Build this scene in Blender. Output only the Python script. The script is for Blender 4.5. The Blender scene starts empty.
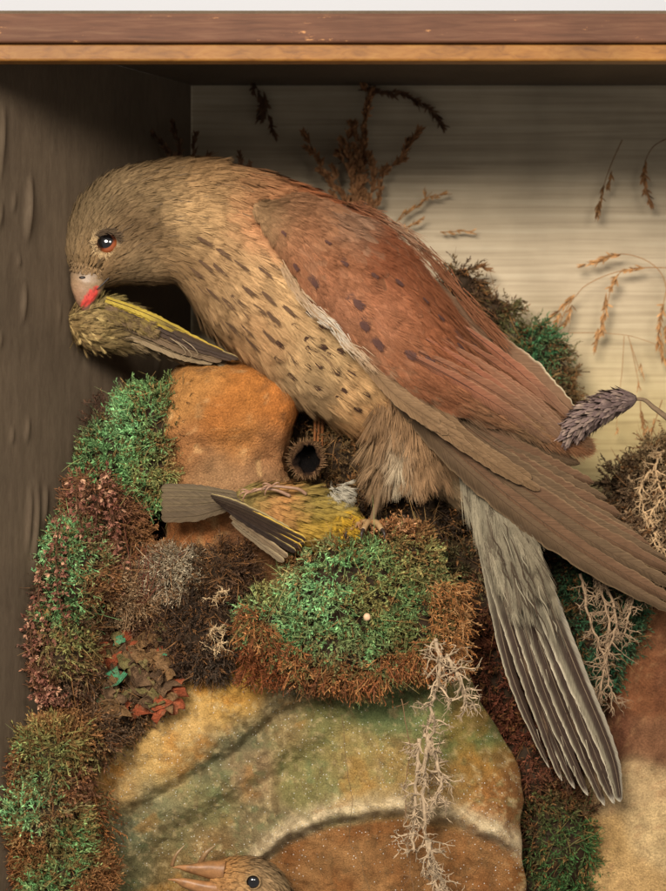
import bpy, math, random
import numpy as np
rng = np.random.default_rng(7)
random.seed(7)
U = 0.00055      # metres per design unit: one unit is 0.55 mm in the plane of the kestrel
D = 2200.0       # camera distance in units
GAIN = 1.0; KEY = 62; FILL = 15; AMB = .30
DESAT = 0.0
scene = bpy.context.scene
COL = scene.collection

# ------------------------------------------------------------------ helpers
def W(a):
    a = np.asarray(a, dtype=float)
    k = (D + a[..., 2]) / D
    return np.stack([(a[..., 0]-333)*k*U, a[..., 2]*U, (445.5-a[..., 1])*k*U], -1)

def lin(c):
    c = np.asarray(c, dtype=float)/255.0
    return np.where(c <= .04045, c/12.92, ((c+.055)/1.055)**2.4)

def unit(v):
    return v/np.maximum(np.linalg.norm(v, axis=-1, keepdims=True), 1e-9)

def _hash(i, j, k, s):
    n = (i*374761393 + j*668265263 + k*2147483647 + s*1274126177) & 0xffffffff
    n = ((n ^ (n >> 13))*1274126177) & 0xffffffff
    return ((n ^ (n >> 16)) & 0xffff)/65535.0

def vnoise(p, f=1.0, s=0):
    p = np.asarray(p, float)*f
    i = np.floor(p).astype(np.int64); t = p-i; t = t*t*(3-2*t)
    r = 0
    for a in (0, 1):
        for b in (0, 1):
            for c in (0, 1):
                w = (t[..., 0] if a else 1-t[..., 0])*(t[..., 1] if b else 1-t[..., 1])*(t[..., 2] if c else 1-t[..., 2])
                r = r + w*_hash(i[..., 0]+a, i[..., 1]+b, i[..., 2]+c, s)
    return r*2-1

def fbm(p, f, s=0, o=4):
    r = 0; a = 1; q = 0
    for k in range(o):
        r = r + a*vnoise(p, f*2**k, s+k*17); q += a; a *= .55
    return r/q

def cmap(samples, sigma=22.0):
    S = np.array(samples, float); S[:, 2:5] = S[:, 2:5]*(1-DESAT)+S[:, 2:5].mean(1, keepdims=True)*DESAT
    xy = S[:, :2]; cc = lin(S[:, 2:5])
    def f(P):
        P = np.asarray(P, float)
        flat = P.reshape(-1, P.shape[-1])
        out = np.zeros((len(flat), 3))
        for a in range(0, len(flat), 20000):
            q = flat[a:a+20000]
            d2 = ((q[:, None, :2]-xy[None])**2).sum(-1)
            m = d2.min(1, keepdims=True)
            w = np.exp(-(d2-m)/(2*sigma**2))
            out[a:a+20000] = (w@cc)/w.sum(1, keepdims=True)
        return out.reshape(P.shape[:-1]+(3,))
    return f

class MB:
    def __init__(s): s.V = []; s.Q = []; s.C = []; s.T = []; s.n = 0
    def add(s, V, Q, C, T=None):
        V = np.asarray(V, float).reshape(-1, 3)
        C = np.broadcast_to(np.asarray(C, float), (len(V), 3)) if np.ndim(C) == 1 else np.asarray(C, float).reshape(-1, 3)
        s.V.append(V); s.Q.append(np.asarray(Q, int).reshape(-1, 4)+s.n); s.C.append(C)
        s.T.append(np.zeros((len(V), 3)) if T is None else np.asarray(T, float).reshape(-1, 3))
        s.n += len(V)
    def grid(s, P, C, T=None, closed=False):
        n, m = P.shape[:2]
        idx = np.arange(n*m).reshape(n, m)
        if closed:
            idx = np.concatenate([idx, idx[:, :1]], 1)
        q = np.stack([idx[:-1, :-1], idx[1:, :-1], idx[1:, 1:], idx[:-1, 1:]], -1).reshape(-1, 4)
        if np.ndim(C) > 1: C = np.broadcast_to(C, P.shape)
        s.add(P, q, C, T)
    def build(s, name, mat, parent=None, smooth=True, root=None):
        V = W(np.concatenate(s.V)); Q = np.concatenate(s.Q); C = np.concatenate(s.C); T = np.concatenate(s.T)
        off = np.zeros(3)
        if parent is not None:
            p = parent
            while p is not None: off = off+np.array(p.location); p = p.parent
        elif root is not None:
            off = W(np.array(root, float))
        else:
            off = np.array([V[:, 0].mean(), V[:, 1].mean(), V[:, 2].min()])
        V = V-off
        me = bpy.data.meshes.new(name)
        me.vertices.add(len(V)); me.vertices.foreach_set('co', V.astype(np.float32).ravel())
        me.loops.add(len(Q)*4); me.loops.foreach_set('vertex_index', Q.astype(np.int32).ravel())
        me.polygons.add(len(Q)); me.polygons.foreach_set('loop_start', np.arange(0, len(Q)*4, 4, dtype=np.int32))
        me.update(calc_edges=True)
        if smooth: me.polygons.foreach_set('use_smooth', np.ones(len(Q), dtype=bool))
        a = me.attributes.new('col', 'FLOAT_COLOR', 'POINT')
        a.data.foreach_set('color', np.concatenate([np.clip(C*GAIN, 0, 1), np.ones((len(C), 1))], 1).astype(np.float32).ravel())
        a = me.attributes.new('uvw', 'FLOAT_VECTOR', 'POINT')
        a.data.foreach_set('vector', T.astype(np.float32).ravel())
        me.materials.append(mat)
        o = bpy.data.objects.new(name, me); COL.objects.link(o)
        if parent is not None: o.parent = parent
        else: o.location = off
        return o

def tag(o, label=None, cat=None, group=None, kind=None):
    if label: o['label'] = label
    if cat: o['category'] = cat
    if group: o['group'] = group
    if kind: o['kind'] = kind
    return o

def thing(name, loc, label, cat, group=None):
    o = bpy.data.objects.new(name, None); COL.objects.link(o)
    o.empty_display_size = .01
    o.location = W(np.array(loc, float))
    return tag(o, label, cat, group)

def rot(v, ax, ang):
    c = np.cos(ang)[..., None]; s = np.sin(ang)[..., None]
    return v*c+np.cross(ax, v)*s+ax*(ax*v).sum(-1, keepdims=True)*(1-c)

def strands(mb, P, T, N, L, Wd, C0, C1, k=3, curl=0.0, prof='taper', lift=0.0):
    n = len(P)
    L = np.broadcast_to(L, (n,)).astype(float); Wd = np.broadcast_to(Wd, (n,)).astype(float)
    curl = np.broadcast_to(curl, (n,)).astype(float); lift = np.broadcast_to(lift, (n,)).astype(float)
    C0 = np.broadcast_to(C0, (n, 3)); C1 = np.broadcast_to(C1, (n, 3))
    s = np.linspace(0, 1, k+1)
    T = unit(T); N = unit(N-T*(N*T).sum(-1, keepdims=True)); S = np.cross(T, N)
    c = P[:, None]+T[:, None]*(L[:, None]*s)[..., None]+N[:, None]*((curl*L)[:, None]*s**2+lift[:, None]*s)[..., None]
    if prof == 'taper': w = 1-.82*s**1.6
    elif prof == 'leaf': w = np.sin(np.pi*(.12+.84*s))
    else: w = np.ones_like(s)
    h = S[:, None]*(Wd[:, None]*.5*w)[..., None]
    V = np.stack([c-h, c+h], 2)                      # n,k+1,2,3
    C = C0[:, None]*(1-s)[None, :, None]+C1[:, None]*s[None, :, None]
    C = np.repeat(C[:, :, None], 2, 2)
    base = (np.arange(n)*(k+1)*2)[:, None]+(np.arange(k)*2)[None]
    q = np.stack([base, base+1, base+3, base+2], -1)
    mb.add(V, q, C)

def feathers(mb, P, T, N, L, Wf, C, B=22, dark=None, darkc=None, lift=2.0, bw=.9, fringe=1.0, jit=.10, tipc=None):
    """body feathers: each one a fan of barbs along its shaft.  dark: 0 none, 1 shaft streak, 2 tip spot"""
    n = len(P)
    if n == 0: return
    L = np.broadcast_to(L, (n,)).astype(float); Wf = np.broadcast_to(Wf, (n,)).astype(float)
    T = unit(T); N = unit(N-T*(N*T).sum(-1, keepdims=True)); S = np.cross(T, N)
    s = rng.uniform(0, 1, (n, B))**.9*.72
    sd = np.where(rng.random((n, B)) < .5, -1., 1.)
    spread = rng.uniform(.12, 1.0, (n, B))
    ang = sd*spread*np.arctan2(Wf, L)[:, None]*(1.05-.5*s)*1.3
    dirs = T[:, None]*np.cos(ang)[..., None]+S[:, None]*np.sin(ang)[..., None]
    bl = L[:, None]*(1-s)*(1-.18*spread**2)*rng.uniform(.85, 1.12, (n, B))
    base = P[:, None]+T[:, None]*(L[:, None]*s)[..., None]+N[:, None]*(lift*s)[..., None]
    base = base+S[:, None]*(sd*spread*Wf[:, None]*.12)[..., None]
    CC = np.broadcast_to(C, (n, 3))*(1+rng.normal(0, jit, (n, 1)))
    c0 = CC[:, None]*(1+rng.normal(0, .10, (n, B, 1)))
    c1 = c0*fringe
    if tipc is not None: c1 = c1*.4+np.asarray(tipc)*.6
    if dark is not None:
        dark = np.broadcast_to(dark, (n,)); dc = np.asarray(darkc)
        m1 = ((dark == 1)[:, None] & (spread < .55))[..., None]
        c0 = np.where(m1, dc, c0); c1 = np.where(m1 & (spread < .30)[..., None], dc*1.2, c1)
        m2 = ((dark == 2)[:, None] & (s > .18) & (spread < .9))[..., None]
        c0 = np.where(m2, dc, c0); c1 = np.where(m2, dc*1.1, c1)
    strands(mb, base.reshape(-1, 3), dirs.reshape(-1, 3), np.repeat(N, B, 0), bl.ravel(), bw*rng.uniform(.7, 1.2, n*B),
            c0.reshape(-1, 3), c1.reshape(-1, 3), k=3, curl=rng.normal(-.03, .04, n*B), lift=lift*(1-s.ravel()))

def crom(A, t):
    A = np.asarray(A, float); n = len(A)
    t = np.clip(t, 0, n-1-1e-6); i = np.floor(t).astype(int); f = (t-i)[..., None]
    p0 = A[np.clip(i-1, 0, n-1)]; p1 = A[i]; p2 = A[np.clip(i+1, 0, n-1)]; p3 = A[np.clip(i+2, 0, n-1)]
    return .5*((2*p1)+(-p0+p2)*f+(2*p0-5*p1+4*p2-p3)*f**2+(-p0+3*p1-3*p2+p3)*f**3)

class Loft:
    """sections (ux,uy,lx,ly,d,hd): one edge, other edge, depth of the centre, half depth"""
    def __init__(s, sec, p=1.0): s.A = np.array(sec, float); s.n = len(sec); s.p = p
    def ev(s, t, th):
        a = crom(s.A, t)
        u = np.concatenate([a[..., 0:2], a[..., 4:5]], -1); l = np.concatenate([a[..., 2:4], a[..., 4:5]], -1)
        c = (u+l)/2; e = (u-l)/2
        ct = np.cos(th); st = np.sin(th)
        ct = np.sign(ct)*np.abs(ct)**s.p; st = np.sign(st)*np.abs(st)**s.p
        P = c+e*ct[..., None]
        P[..., 2] -= a[..., 5]*st
        return P, c
    def fr(s, t, th):
        P, c = s.ev(t, th)
        a, _ = s.ev(t+.04, th); b, _ = s.ev(t-.04, th)
        T = unit(a-b)
        a, _ = s.ev(t, th+.03); b, _ = s.ev(t, th-.03)
        N = unit(np.cross(T, a-b))
        N = N*np.sign((N*(P-c)).sum(-1, keepdims=True)+1e-9)
        return P, T, N
    def mesh(s, mb, nt, nth, colf, disp=None, shrink=0.0):
        t = np.linspace(0, s.n-1, nt); th = np.linspace(0, 2*np.pi, nth, endpoint=False)
        tt, hh = np.meshgrid(t, th, indexing='ij')
        P, T, N = s.fr(tt, hh)
        if shrink: P = P-N*shrink
        if disp is not None: P = P+N*disp(P)[..., None]
        C = colf(P) if callable(colf) else colf
        c0 = P[0].mean(0, keepdims=True).repeat(nth, 0)[None]; c1 = P[-1].mean(0, keepdims=True).repeat(nth, 0)[None]
        P2 = np.concatenate([c0, P, c1]); 
        if np.ndim(C) > 1: C = np.concatenate([C[:1], C, C[-1:]])
        mb.grid(P2, C, closed=True)

def ease(pts, n):
    A = np.array(pts, float)
    return crom(A, np.linspace(0, len(A)-1, n))

def tube(mb, pts, r, col, sides=6, n=None, tcol=None):
    P = ease(pts, n) if n else np.array(pts, float)
    m = len(P); r = np.interp(np.linspace(0, 1, m), np.linspace(0, 1, len(r)), r) if np.ndim(r) else np.full(m, float(r))
    T = unit(np.gradient(P, axis=0)); ref = np.array([.13, .21, -1.])
    A = unit(np.cross(T, ref)); B = np.cross(T, A)
    th = np.linspace(0, 2*np.pi, sides, endpoint=False)
    R = P[:, None]+r[:, None, None]*(A[:, None]*np.cos(th)[None, :, None]+B[:, None]*np.sin(th)[None, :, None])
    C = np.asarray(col, float)
    if tcol is not None: C = C+(np.asarray(tcol)-C)*np.linspace(0, 1, m)[:, None, None]
    elif C.ndim == 1: C = C[None, None]
    R = np.concatenate([P[:1, None].repeat(sides, 1), R, P[-1:, None].repeat(sides, 1)])
    C = np.broadcast_to(C, (m, sides, 3)); C = np.concatenate([C[:1], C, C[-1:]])
    mb.grid(R, C, closed=True)

def ellipsoid(mb, c, r, col, nu=14, nv=20, disp=None):
    u = np.linspace(.001, np.pi-.001, nu); v = np.linspace(0, 2*np.pi, nv, endpoint=False)
    uu, vv = np.meshgrid(u, v, indexing='ij')
    n = np.stack([np.sin(uu)*np.cos(vv), np.cos(uu), np.sin(uu)*np.sin(vv)], -1)
    P = np.array(c)+n*np.array(r)
    if disp: P = P+n*disp(P)[..., None]
    C = col(P, n) if callable(col) else col
    mb.grid(P, C, closed=True)

def vane(mb, path, wl, wr, colf, N=(0, 0, -1), tilt=0.0, camber=2.0, ns=60, nu=11, jag=1.0, seed=0, shaft=.7, shaftc=None, tipl=.06):
    """one stiff feather: path points, left/right width (lists along its length)"""
    P = ease(path, ns); s = np.linspace(0, 1, ns)
    T = unit(np.gradient(P, axis=0)); N = np.broadcast_to(np.array(N, float), P.shape)
    N = unit(N-T*(N*T).sum(-1, keepdims=True)); S = np.cross(T, N)
    if tilt:
        a = np.full(ns, tilt); N2 = rot(N, T, a); S2 = rot(S, T, a); N, S = N2, S2
    L = np.linspace(0, 1, len(wl)); R = np.linspace(0, 1, len(wr))
    wl = np.interp(s, L, wl); wr = np.interp(s, R, wr)
    jj = lambda k: jag*(vnoise(np.stack([s*ns*.55, s*0+k, s*0], -1), 1, seed)+.6*vnoise(np.stack([s*ns*1.7, s*0+k, s*0], -1), 1, seed+3))
    wl = np.maximum(wl+jj(1)*np.minimum(1, wl/4), .05); wr = np.maximum(wr+jj(5)*np.minimum(1, wr/4), .05)
    tipf = np.clip((1-s)/tipl, 0, 1)**.5
    wl = wl*tipf; wr = wr*tipf
    u = np.linspace(-1, 1, nu)
    w = np.where(u[None] < 0, wl[:, None], wr[:, None])
    Q = P[:, None]+S[:, None]*(u[None]*w)[..., None]+N[:, None]*(camber*(1-np.abs(u)**1.6)[None]*np.minimum(1, (wl+wr)/10)[:, None])[..., None]
    Q = Q-T[:, None]*(np.abs(u)[None]*w*.0)[..., None]
    ss = np.broadcast_to(s[:, None], (ns, nu)); uu = np.broadcast_to(u[None], (ns, nu))
    C = colf(ss, uu, Q)
    Ln = np.linalg.norm(np.diff(P, axis=0), axis=1).sum()
    UV = np.stack([uu*w, ss*Ln, np.full((ns, nu), float(seed))], -1)
    mb.grid(Q, C, UV)
    if shaft:
        sc = C[:, nu//2]*.75 if shaftc is None else np.broadcast_to(shaftc, (ns, 3))
        tube(mb, P+N*(camber+.15), np.array([shaft, shaft*.75, shaft*.25]), sc[:, None, :], sides=5)

def mix(a, b, t):
    t = np.asarray(t)[..., None]; return a*(1-t)+b*t
def sstep(a, b, x):
    t = np.clip((x-a)/(b-a), 0, 1); return t*t*(3-2*t)

# ------------------------------------------------------------------ materials
def mk(name):
    m = bpy.data.materials.new(name); m.use_nodes = True
    nt = m.node_tree; b = nt.nodes['Principled BSDF']
    return m, nt, b
def nd(nt, t, **k):
    n = nt.nodes.new(t)
    for a, v in k.items(): setattr(n, a, v)
    return n
def attr_mat(name, rough=.8, spec=.2, n1=1500, a1=.25, n2=150, a2=.15, bump=0.0, bscale=2500, bdist=.0004, coat=0, glitter=0, barb=0, sheen=0, trans=0):
    m, nt, b = mk(name); L = nt.links.new
    at = nd(nt, 'ShaderNodeAttribute', attribute_name='col')
    tc = nd(nt, 'ShaderNodeTexCoord')
    last = at.outputs['Color']
    geo = nd(nt, 'ShaderNodeNewGeometry')
    for sc, am in ((n1, a1), (n2, a2)):
        if not am: continue
        nz = nd(nt, 'ShaderNodeTexNoise'); nz.inputs['Scale'].default_value = sc; nz.inputs['Detail'].default_value = 3
        L(geo.outputs['Position'], nz.inputs['Vector'])
        mr = nd(nt, 'ShaderNodeMapRange'); mr.inputs['From Min'].default_value = .25; mr.inputs['From Max'].default_value = .75
        mr.inputs['To Min'].default_value = 1-am; mr.inputs['To Max'].default_value = 1+am
        L(nz.outputs['Fac'], mr.inputs['Value'])
        mm = nd(nt, 'ShaderNodeVectorMath', operation='SCALE'); L(last, mm.inputs[0]); L(mr.outputs[0], mm.inputs['Scale'])
        last = mm.outputs[0]
    b.inputs['Roughness'].default_value = rough
    b.inputs['Specular IOR Level'].default_value = spec
    if barb:
        uv = nd(nt, 'ShaderNodeAttribute', attribute_name='uvw'); sx = nd(nt, 'ShaderNodeSeparateXYZ'); L(uv.outputs['Vector'], sx.inputs[0])
        ab = nd(nt, 'ShaderNodeMath', operation='ABSOLUTE'); L(sx.outputs[0], ab.inputs[0])
        m1 = nd(nt, 'ShaderNodeMath', operation='MULTIPLY_ADD'); L(ab.outputs[0], m1.inputs[0]); m1.inputs[1].default_value = -1.6; L(sx.outputs[1], m1.inputs[2])
        cb = nd(nt, 'ShaderNodeCombineXYZ'); L(m1.outputs[0], cb.inputs[0]); 
        m3 = nd(nt, 'ShaderNodeMath', operation='MULTIPLY'); L(sx.outputs[0], m3.inputs[0]); m3.inputs[1].default_value = .06; L(m3.outputs[0], cb.inputs[1])
        L(sx.outputs[2], cb.inputs[2])
        nz = nd(nt, 'ShaderNodeTexNoise'); nz.inputs['Scale'].default_value = .7; nz.inputs['Detail'].default_value = 3; nz.inputs['Roughness'].default_value = .65
        L(cb.outputs[0], nz.inputs['Vector'])
        mr = nd(nt, 'ShaderNodeMapRange'); mr.inputs['From Min'].default_value = .3; mr.inputs['From Max'].default_value = .7
        mr.inputs['To Min'].default_value = 1-.30*barb; mr.inputs['To Max'].default_value = 1+.30*barb; L(nz.outputs['Fac'], mr.inputs['Value'])
        mm = nd(nt, 'ShaderNodeVectorMath', operation='SCALE'); L(last, mm.inputs[0]); L(mr.outputs[0], mm.inputs['Scale']); last = mm.outputs[0]
        bp = nd(nt, 'ShaderNodeBump'); bp.inputs['Strength'].default_value = .55; bp.inputs['Distance'].default_value = .0004
        L(nz.outputs['Fac'], bp.inputs['Height']); L(bp.outputs[0], b.inputs['Normal'])
    if bump:
        nz = nd(nt, 'ShaderNodeTexNoise'); nz.inputs['Scale'].default_value = bscale; nz.inputs['Detail'].default_value = 5; nz.inputs['Roughness'].default_value = .65
        L(geo.outputs['Position'], nz.inputs['Vector'])
        bp = nd(nt, 'ShaderNodeBump'); bp.inputs['Strength'].default_value = bump; bp.inputs['Distance'].default_value = bdist
        L(nz.outputs['Fac'], bp.inputs['Height']); L(bp.outputs[0], b.inputs['Normal'])
    if glitter:
        vo = nd(nt, 'ShaderNodeTexVoronoi'); vo.inputs['Scale'].default_value = 620; L(geo.outputs['Position'], vo.inputs['Vector'])
        sz = nd(nt, 'ShaderNodeMapRange'); L(vo.outputs['Distance'], sz.inputs['Value'])
        sz.inputs['From Min'].default_value = .13; sz.inputs['From Max'].default_value = .20; sz.inputs['To Min'].default_value = 1; sz.inputs['To Max'].default_value = 0
        cs = nd(nt, 'ShaderNodeSeparateColor'); L(vo.outputs['Color'], cs.inputs[0])
        nz2 = nd(nt, 'ShaderNodeTexNoise'); nz2.inputs['Scale'].default_value = 40; L(geo.outputs['Position'], nz2.inputs['Vector'])
        th = nd(nt, 'ShaderNodeMath', operation='MULTIPLY_ADD'); L(nz2.outputs['Fac'], th.inputs[0]); th.inputs[1].default_value = -1.3; th.inputs[2].default_value = 1.32
        gt = nd(nt, 'ShaderNodeMath', operation='GREATER_THAN'); L(cs.outputs[0], gt.inputs[0]); L(th.outputs[0], gt.inputs[1])
        mu = nd(nt, 'ShaderNodeMath', operation='MULTIPLY'); L(sz.outputs[0], mu.inputs[0]); L(gt.outputs[0], mu.inputs[1])
        mu2 = nd(nt, 'ShaderNodeMath', operation='MULTIPLY'); L(mu.outputs[0], mu2.inputs[0]); mu2.inputs[1].default_value = glitter
        mx = nd(nt, 'ShaderNodeMix', data_type='RGBA'); L(mu2.outputs[0], mx.inputs['Factor']); L(last, mx.inputs['A']); mx.inputs['B'].default_value = (.8, .78, .7, 1)
        last = mx.outputs['Result']
    if coat: b.inputs['Coat Weight'].default_value = coat; b.inputs['Coat Roughness'].default_value = .08
    if sheen: b.inputs['Sheen Weight'].default_value = sheen; b.inputs['Sheen Roughness'].default_value = .5
    L(last, b.inputs['Base Color'])
    return m

M_pl = attr_mat('plumage', rough=.8, spec=.07, n1=900, a1=.12, n2=120, a2=.08)
M_vane = attr_mat('feather_vane', rough=.65, spec=.11, n1=400, a1=.08, n2=120, a2=.10, barb=1)
M_skin = attr_mat('bird_core', rough=.9, spec=.1, n1=900, a1=.3)
M_horn = attr_mat('horn', rough=.42, spec=.4, n1=1200, a1=.12, n2=300, a2=.15, bump=.3, bscale=1500, bdist=.0002)
M_eye = attr_mat('glass_eye', rough=.08, spec=.6, a1=0, a2=0, coat=1)
M_rock = attr_mat('painted_plaster', rough=.85, spec=.10, n1=1300, a1=.34, n2=160, a2=.26, bump=1.0, bscale=1100, bdist=.0016, glitter=.9)
M_rock2 = attr_mat('painted_stone', rough=.85, spec=.10, n1=1100, a1=.34, n2=150, a2=.28, bump=1.0, bscale=700, bdist=.0018)
M_moss = attr_mat('dyed_moss', rough=.75, spec=.12, n1=300, a1=.35, n2=60, a2=.2)
M_dry = attr_mat('dried_plant', rough=.85, spec=.15, n1=500, a1=.25, n2=80, a2=.1)
M_soil = attr_mat('glued_debris', rough=.95, spec=.1, n1=600, a1=.4, n2=90, a2=.3, bump=1, bscale=700, bdist=.003)

def wood_mat(name, c1, c2, c3, scale, stretch, rough=.6, spec=.3, streak=.5, scuff=0.0, yellow=None):
    m, nt, b = mk(name); L = nt.links.new
    geo = nd(nt, 'ShaderNodeNewGeometry')
    mp = nd(nt, 'ShaderNodeMapping'); mp.inputs['Scale'].default_value = stretch; L(geo.outputs['Position'], mp.inputs['Vector'])
    nz = nd(nt, 'ShaderNodeTexNoise'); nz.inputs['Scale'].default_value = scale; nz.inputs['Detail'].default_value = 7; nz.inputs['Roughness'].default_value = .6; nz.inputs['Distortion'].default_value = .6
    L(mp.outputs[0], nz.inputs['Vector'])
    cr = nd(nt, 'ShaderNodeValToRGB'); L(nz.outputs['Fac'], cr.inputs[0])
    e = cr.color_ramp.elements; e[0].position = .5-streak/2; e[1].position = .5+streak/2
    e[0].color = (*lin(c1), 1); e[1].color = (*lin(c3), 1); x = e.new(.5); x.color = (*lin(c2), 1)
    last = cr.outputs[0]
    nz3 = nd(nt, 'ShaderNodeTexNoise'); nz3.inputs['Scale'].default_value = 22; nz3.inputs['Detail'].default_value = 4; L(geo.outputs['Position'], nz3.inputs['Vector'])
    mr = nd(nt, 'ShaderNodeMapRange'); mr.inputs['From Min'].default_value = .3; mr.inputs['From Max'].default_value = .7; mr.inputs['To Min'].default_value = .82; mr.inputs['To Max'].default_value = 1.15; L(nz3.outputs['Fac'], mr.inputs['Value'])
    mm = nd(nt, 'ShaderNodeVectorMath', operation='SCALE'); L(last, mm.inputs[0]); L(mr.outputs[0], mm.inputs['Scale']); last = mm.outputs[0]
    if yellow:
        # yellow wash painted low on the board
        sx = nd(nt, 'ShaderNodeSeparateXYZ'); L(geo.outputs['Position'], sx.inputs[0])
        ad = nd(nt, 'ShaderNodeMath', operation='MULTIPLY_ADD'); L(nz3.outputs['Fac'], ad.inputs[0]); ad.inputs[1].default_value = .05; L(sx.outputs[2], ad.inputs[2])
        m2 = nd(nt, 'ShaderNodeMapRange'); L(ad.outputs[0], m2.inputs['Value']); m2.interpolation_type = 'SMOOTHSTEP'
        m2.inputs['From Min'].default_value = .13; m2.inputs['From Max'].default_value = .02; m2.inputs['To Min'].default_value = 0; m2.inputs['To Max'].default_value = 1
        mx = nd(nt, 'ShaderNodeMix', data_type='RGBA', blend_type='MULTIPLY'); L(m2.outputs[0], mx.inputs['Factor']); L(last, mx.inputs['A']); mx.inputs['B'].default_value = yellow
        last = mx.outputs['Result']
    if scuff:
        nz4 = nd(nt, 'ShaderNodeTexNoise'); nz4.inputs['Scale'].default_value = 130; nz4.inputs['Detail'].default_value = 6; nz4.inputs['Roughness'].default_value = .75
        mp2 = nd(nt, 'ShaderNodeMapping'); mp2.inputs['Scale'].default_value = (.35, 1, 1.3); L(geo.outputs['Position'], mp2.inputs['Vector']); L(mp2.outputs[0], nz4.inputs['Vector'])
        gt = nd(nt, 'ShaderNodeMapRange'); gt.inputs['From Min'].default_value = .635; gt.inputs['From Max'].default_value = .69; L(nz4.outputs['Fac'], gt.inputs['Value'])
        mu = nd(nt, 'ShaderNodeMath', operation='MULTIPLY'); L(gt.outputs[0], mu.inputs[0]); mu.inputs[1].default_value = scuff
        mx = nd(nt, 'ShaderNodeMix', data_type='RGBA'); L(mu.outputs[0], mx.inputs['Factor']); L(last, mx.inputs['A']); mx.inputs['B'].default_value = (*lin((196, 140, 88)), 1)
        last = mx.outputs['Result']
    L(last, b.inputs['Base Color'])
    b.inputs['Roughness'].default_value = rough; b.inputs['Specular IOR Level'].default_value = spec
    bp = nd(nt, 'ShaderNodeBump'); bp.inputs['Strength'].default_value = .35; bp.inputs['Distance'].default_value = .0004
    L(nz.outputs['Fac'], bp.inputs['Height']); L(bp.outputs[0], b.inputs['Normal'])
    return m
M_back = wood_mat('painted_backboard', (146, 131, 108), (174, 158, 132), (190, 176, 150), 150, (.05, 1, 2.4), .8, .12, .6, yellow=(.97, .93, .66, 1))
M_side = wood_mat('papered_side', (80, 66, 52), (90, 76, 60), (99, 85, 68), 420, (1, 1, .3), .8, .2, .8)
M_rail = wood_mat('worn_mahogany', (70, 44, 30), (94, 61, 43), (112, 80, 58), 190, (.18, 1, 2.6), .62, .2, .6, scuff=.9)
M_gilt = wood_mat('aged_gilt', (98, 60, 22), (130, 85, 33), (144, 101, 46), 240, (.4, 1, 1.2), .5, .25, .5)
M_white, _nt, _b = mk('white_paper'); _b.inputs['Base Color'].default_value = (.66, .67, .70, 1); _b.inputs['Roughness'].default_value = .95
_nz = nd(_nt, 'ShaderNodeTexNoise'); _nz.inputs['Scale'].default_value = 30
_bp = nd(_nt, 'ShaderNodeBump'); _bp.inputs['Strength'].default_value = .1; _nt.links.new(_nz.outputs['Fac'], _bp.inputs['Height']); _nt.links.new(_bp.outputs[0], _b.inputs['Normal'])
# ------------------------------------------------------------------ the case
def boxmesh(name, corners8, mat, parent, bevel=0.0, sub=0):
    V = W(np.array(corners8, float)); off = np.array(parent.location)
    me = bpy.data.meshes.new(name)
    me.from_pydata([tuple(v-off) for v in V], [], [(0, 1, 2, 3), (7, 6, 5, 4), (0, 4, 5, 1), (1, 5, 6, 2), (2, 6, 7, 3), (3, 7, 4, 0)])
    me.materials.append(mat); o = bpy.data.objects.new(name, me); COL.objects.link(o); o.parent = parent
    if bevel:
        bm = o.modifiers.new('b', 'BEVEL'); bm.width = bevel; bm.segments = 3
    return o
def boxw(name, x0, x1, y0, y1, z0, z1, mat, parent, bevel=0.0):
    """true box in world metres given in units (x right, y away, z up from the picture centre)"""
    off = np.array(parent.location)
    c = [(x, y, z) for y in (y0, y1) for (x, z) in ((x0, z0), (x1, z0), (x1, z1), (x0, z1))]
    V = np.array(c)*U
    me = bpy.data.meshes.new(name)
    me.from_pydata([tuple(v-off) for v in V], [], [(0, 1, 2, 3), (7, 6, 5, 4), (0, 4, 5, 1), (1, 5, 6, 2), (2, 6, 7, 3), (3, 7, 4, 0)])
    me.materials.append(mat); o = bpy.data.objects.new(name, me); COL.objects.link(o); o.parent = parent
    if bevel:
        bm = o.modifiers.new('b', 'BEVEL'); bm.width = bevel*U; bm.segments = 3
    return o
FR = -170.; BK = 190.
case = thing('display_case', (333, 900, 0), 'old wooden display case with worn reddish top rail, gilt slip and pale painted backboard', 'display case')
kf = (D+FR-14)/D
zt = lambda py, d: (445.5-py)*(D+d)/D
xx = lambda px, d: (px-333)*(D+d)/D
boxw('top_rail', -470, 700, FR-14, FR+16, zt(42.5, FR-14), zt(13, FR-14), M_rail, case, 2.5)
boxw('gilt_slip', -470, 700, FR-8, FR+12, zt(61, FR-8), zt(43.6, FR-8), M_gilt, case, 2.2)
ceilz = zt(86, BK)
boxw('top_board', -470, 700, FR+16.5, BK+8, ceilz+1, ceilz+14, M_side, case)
bx = xx(191, BK)
boxw('backboard', bx-60, 700, BK, BK+8, -700, ceilz+.5, M_back, case)
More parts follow.
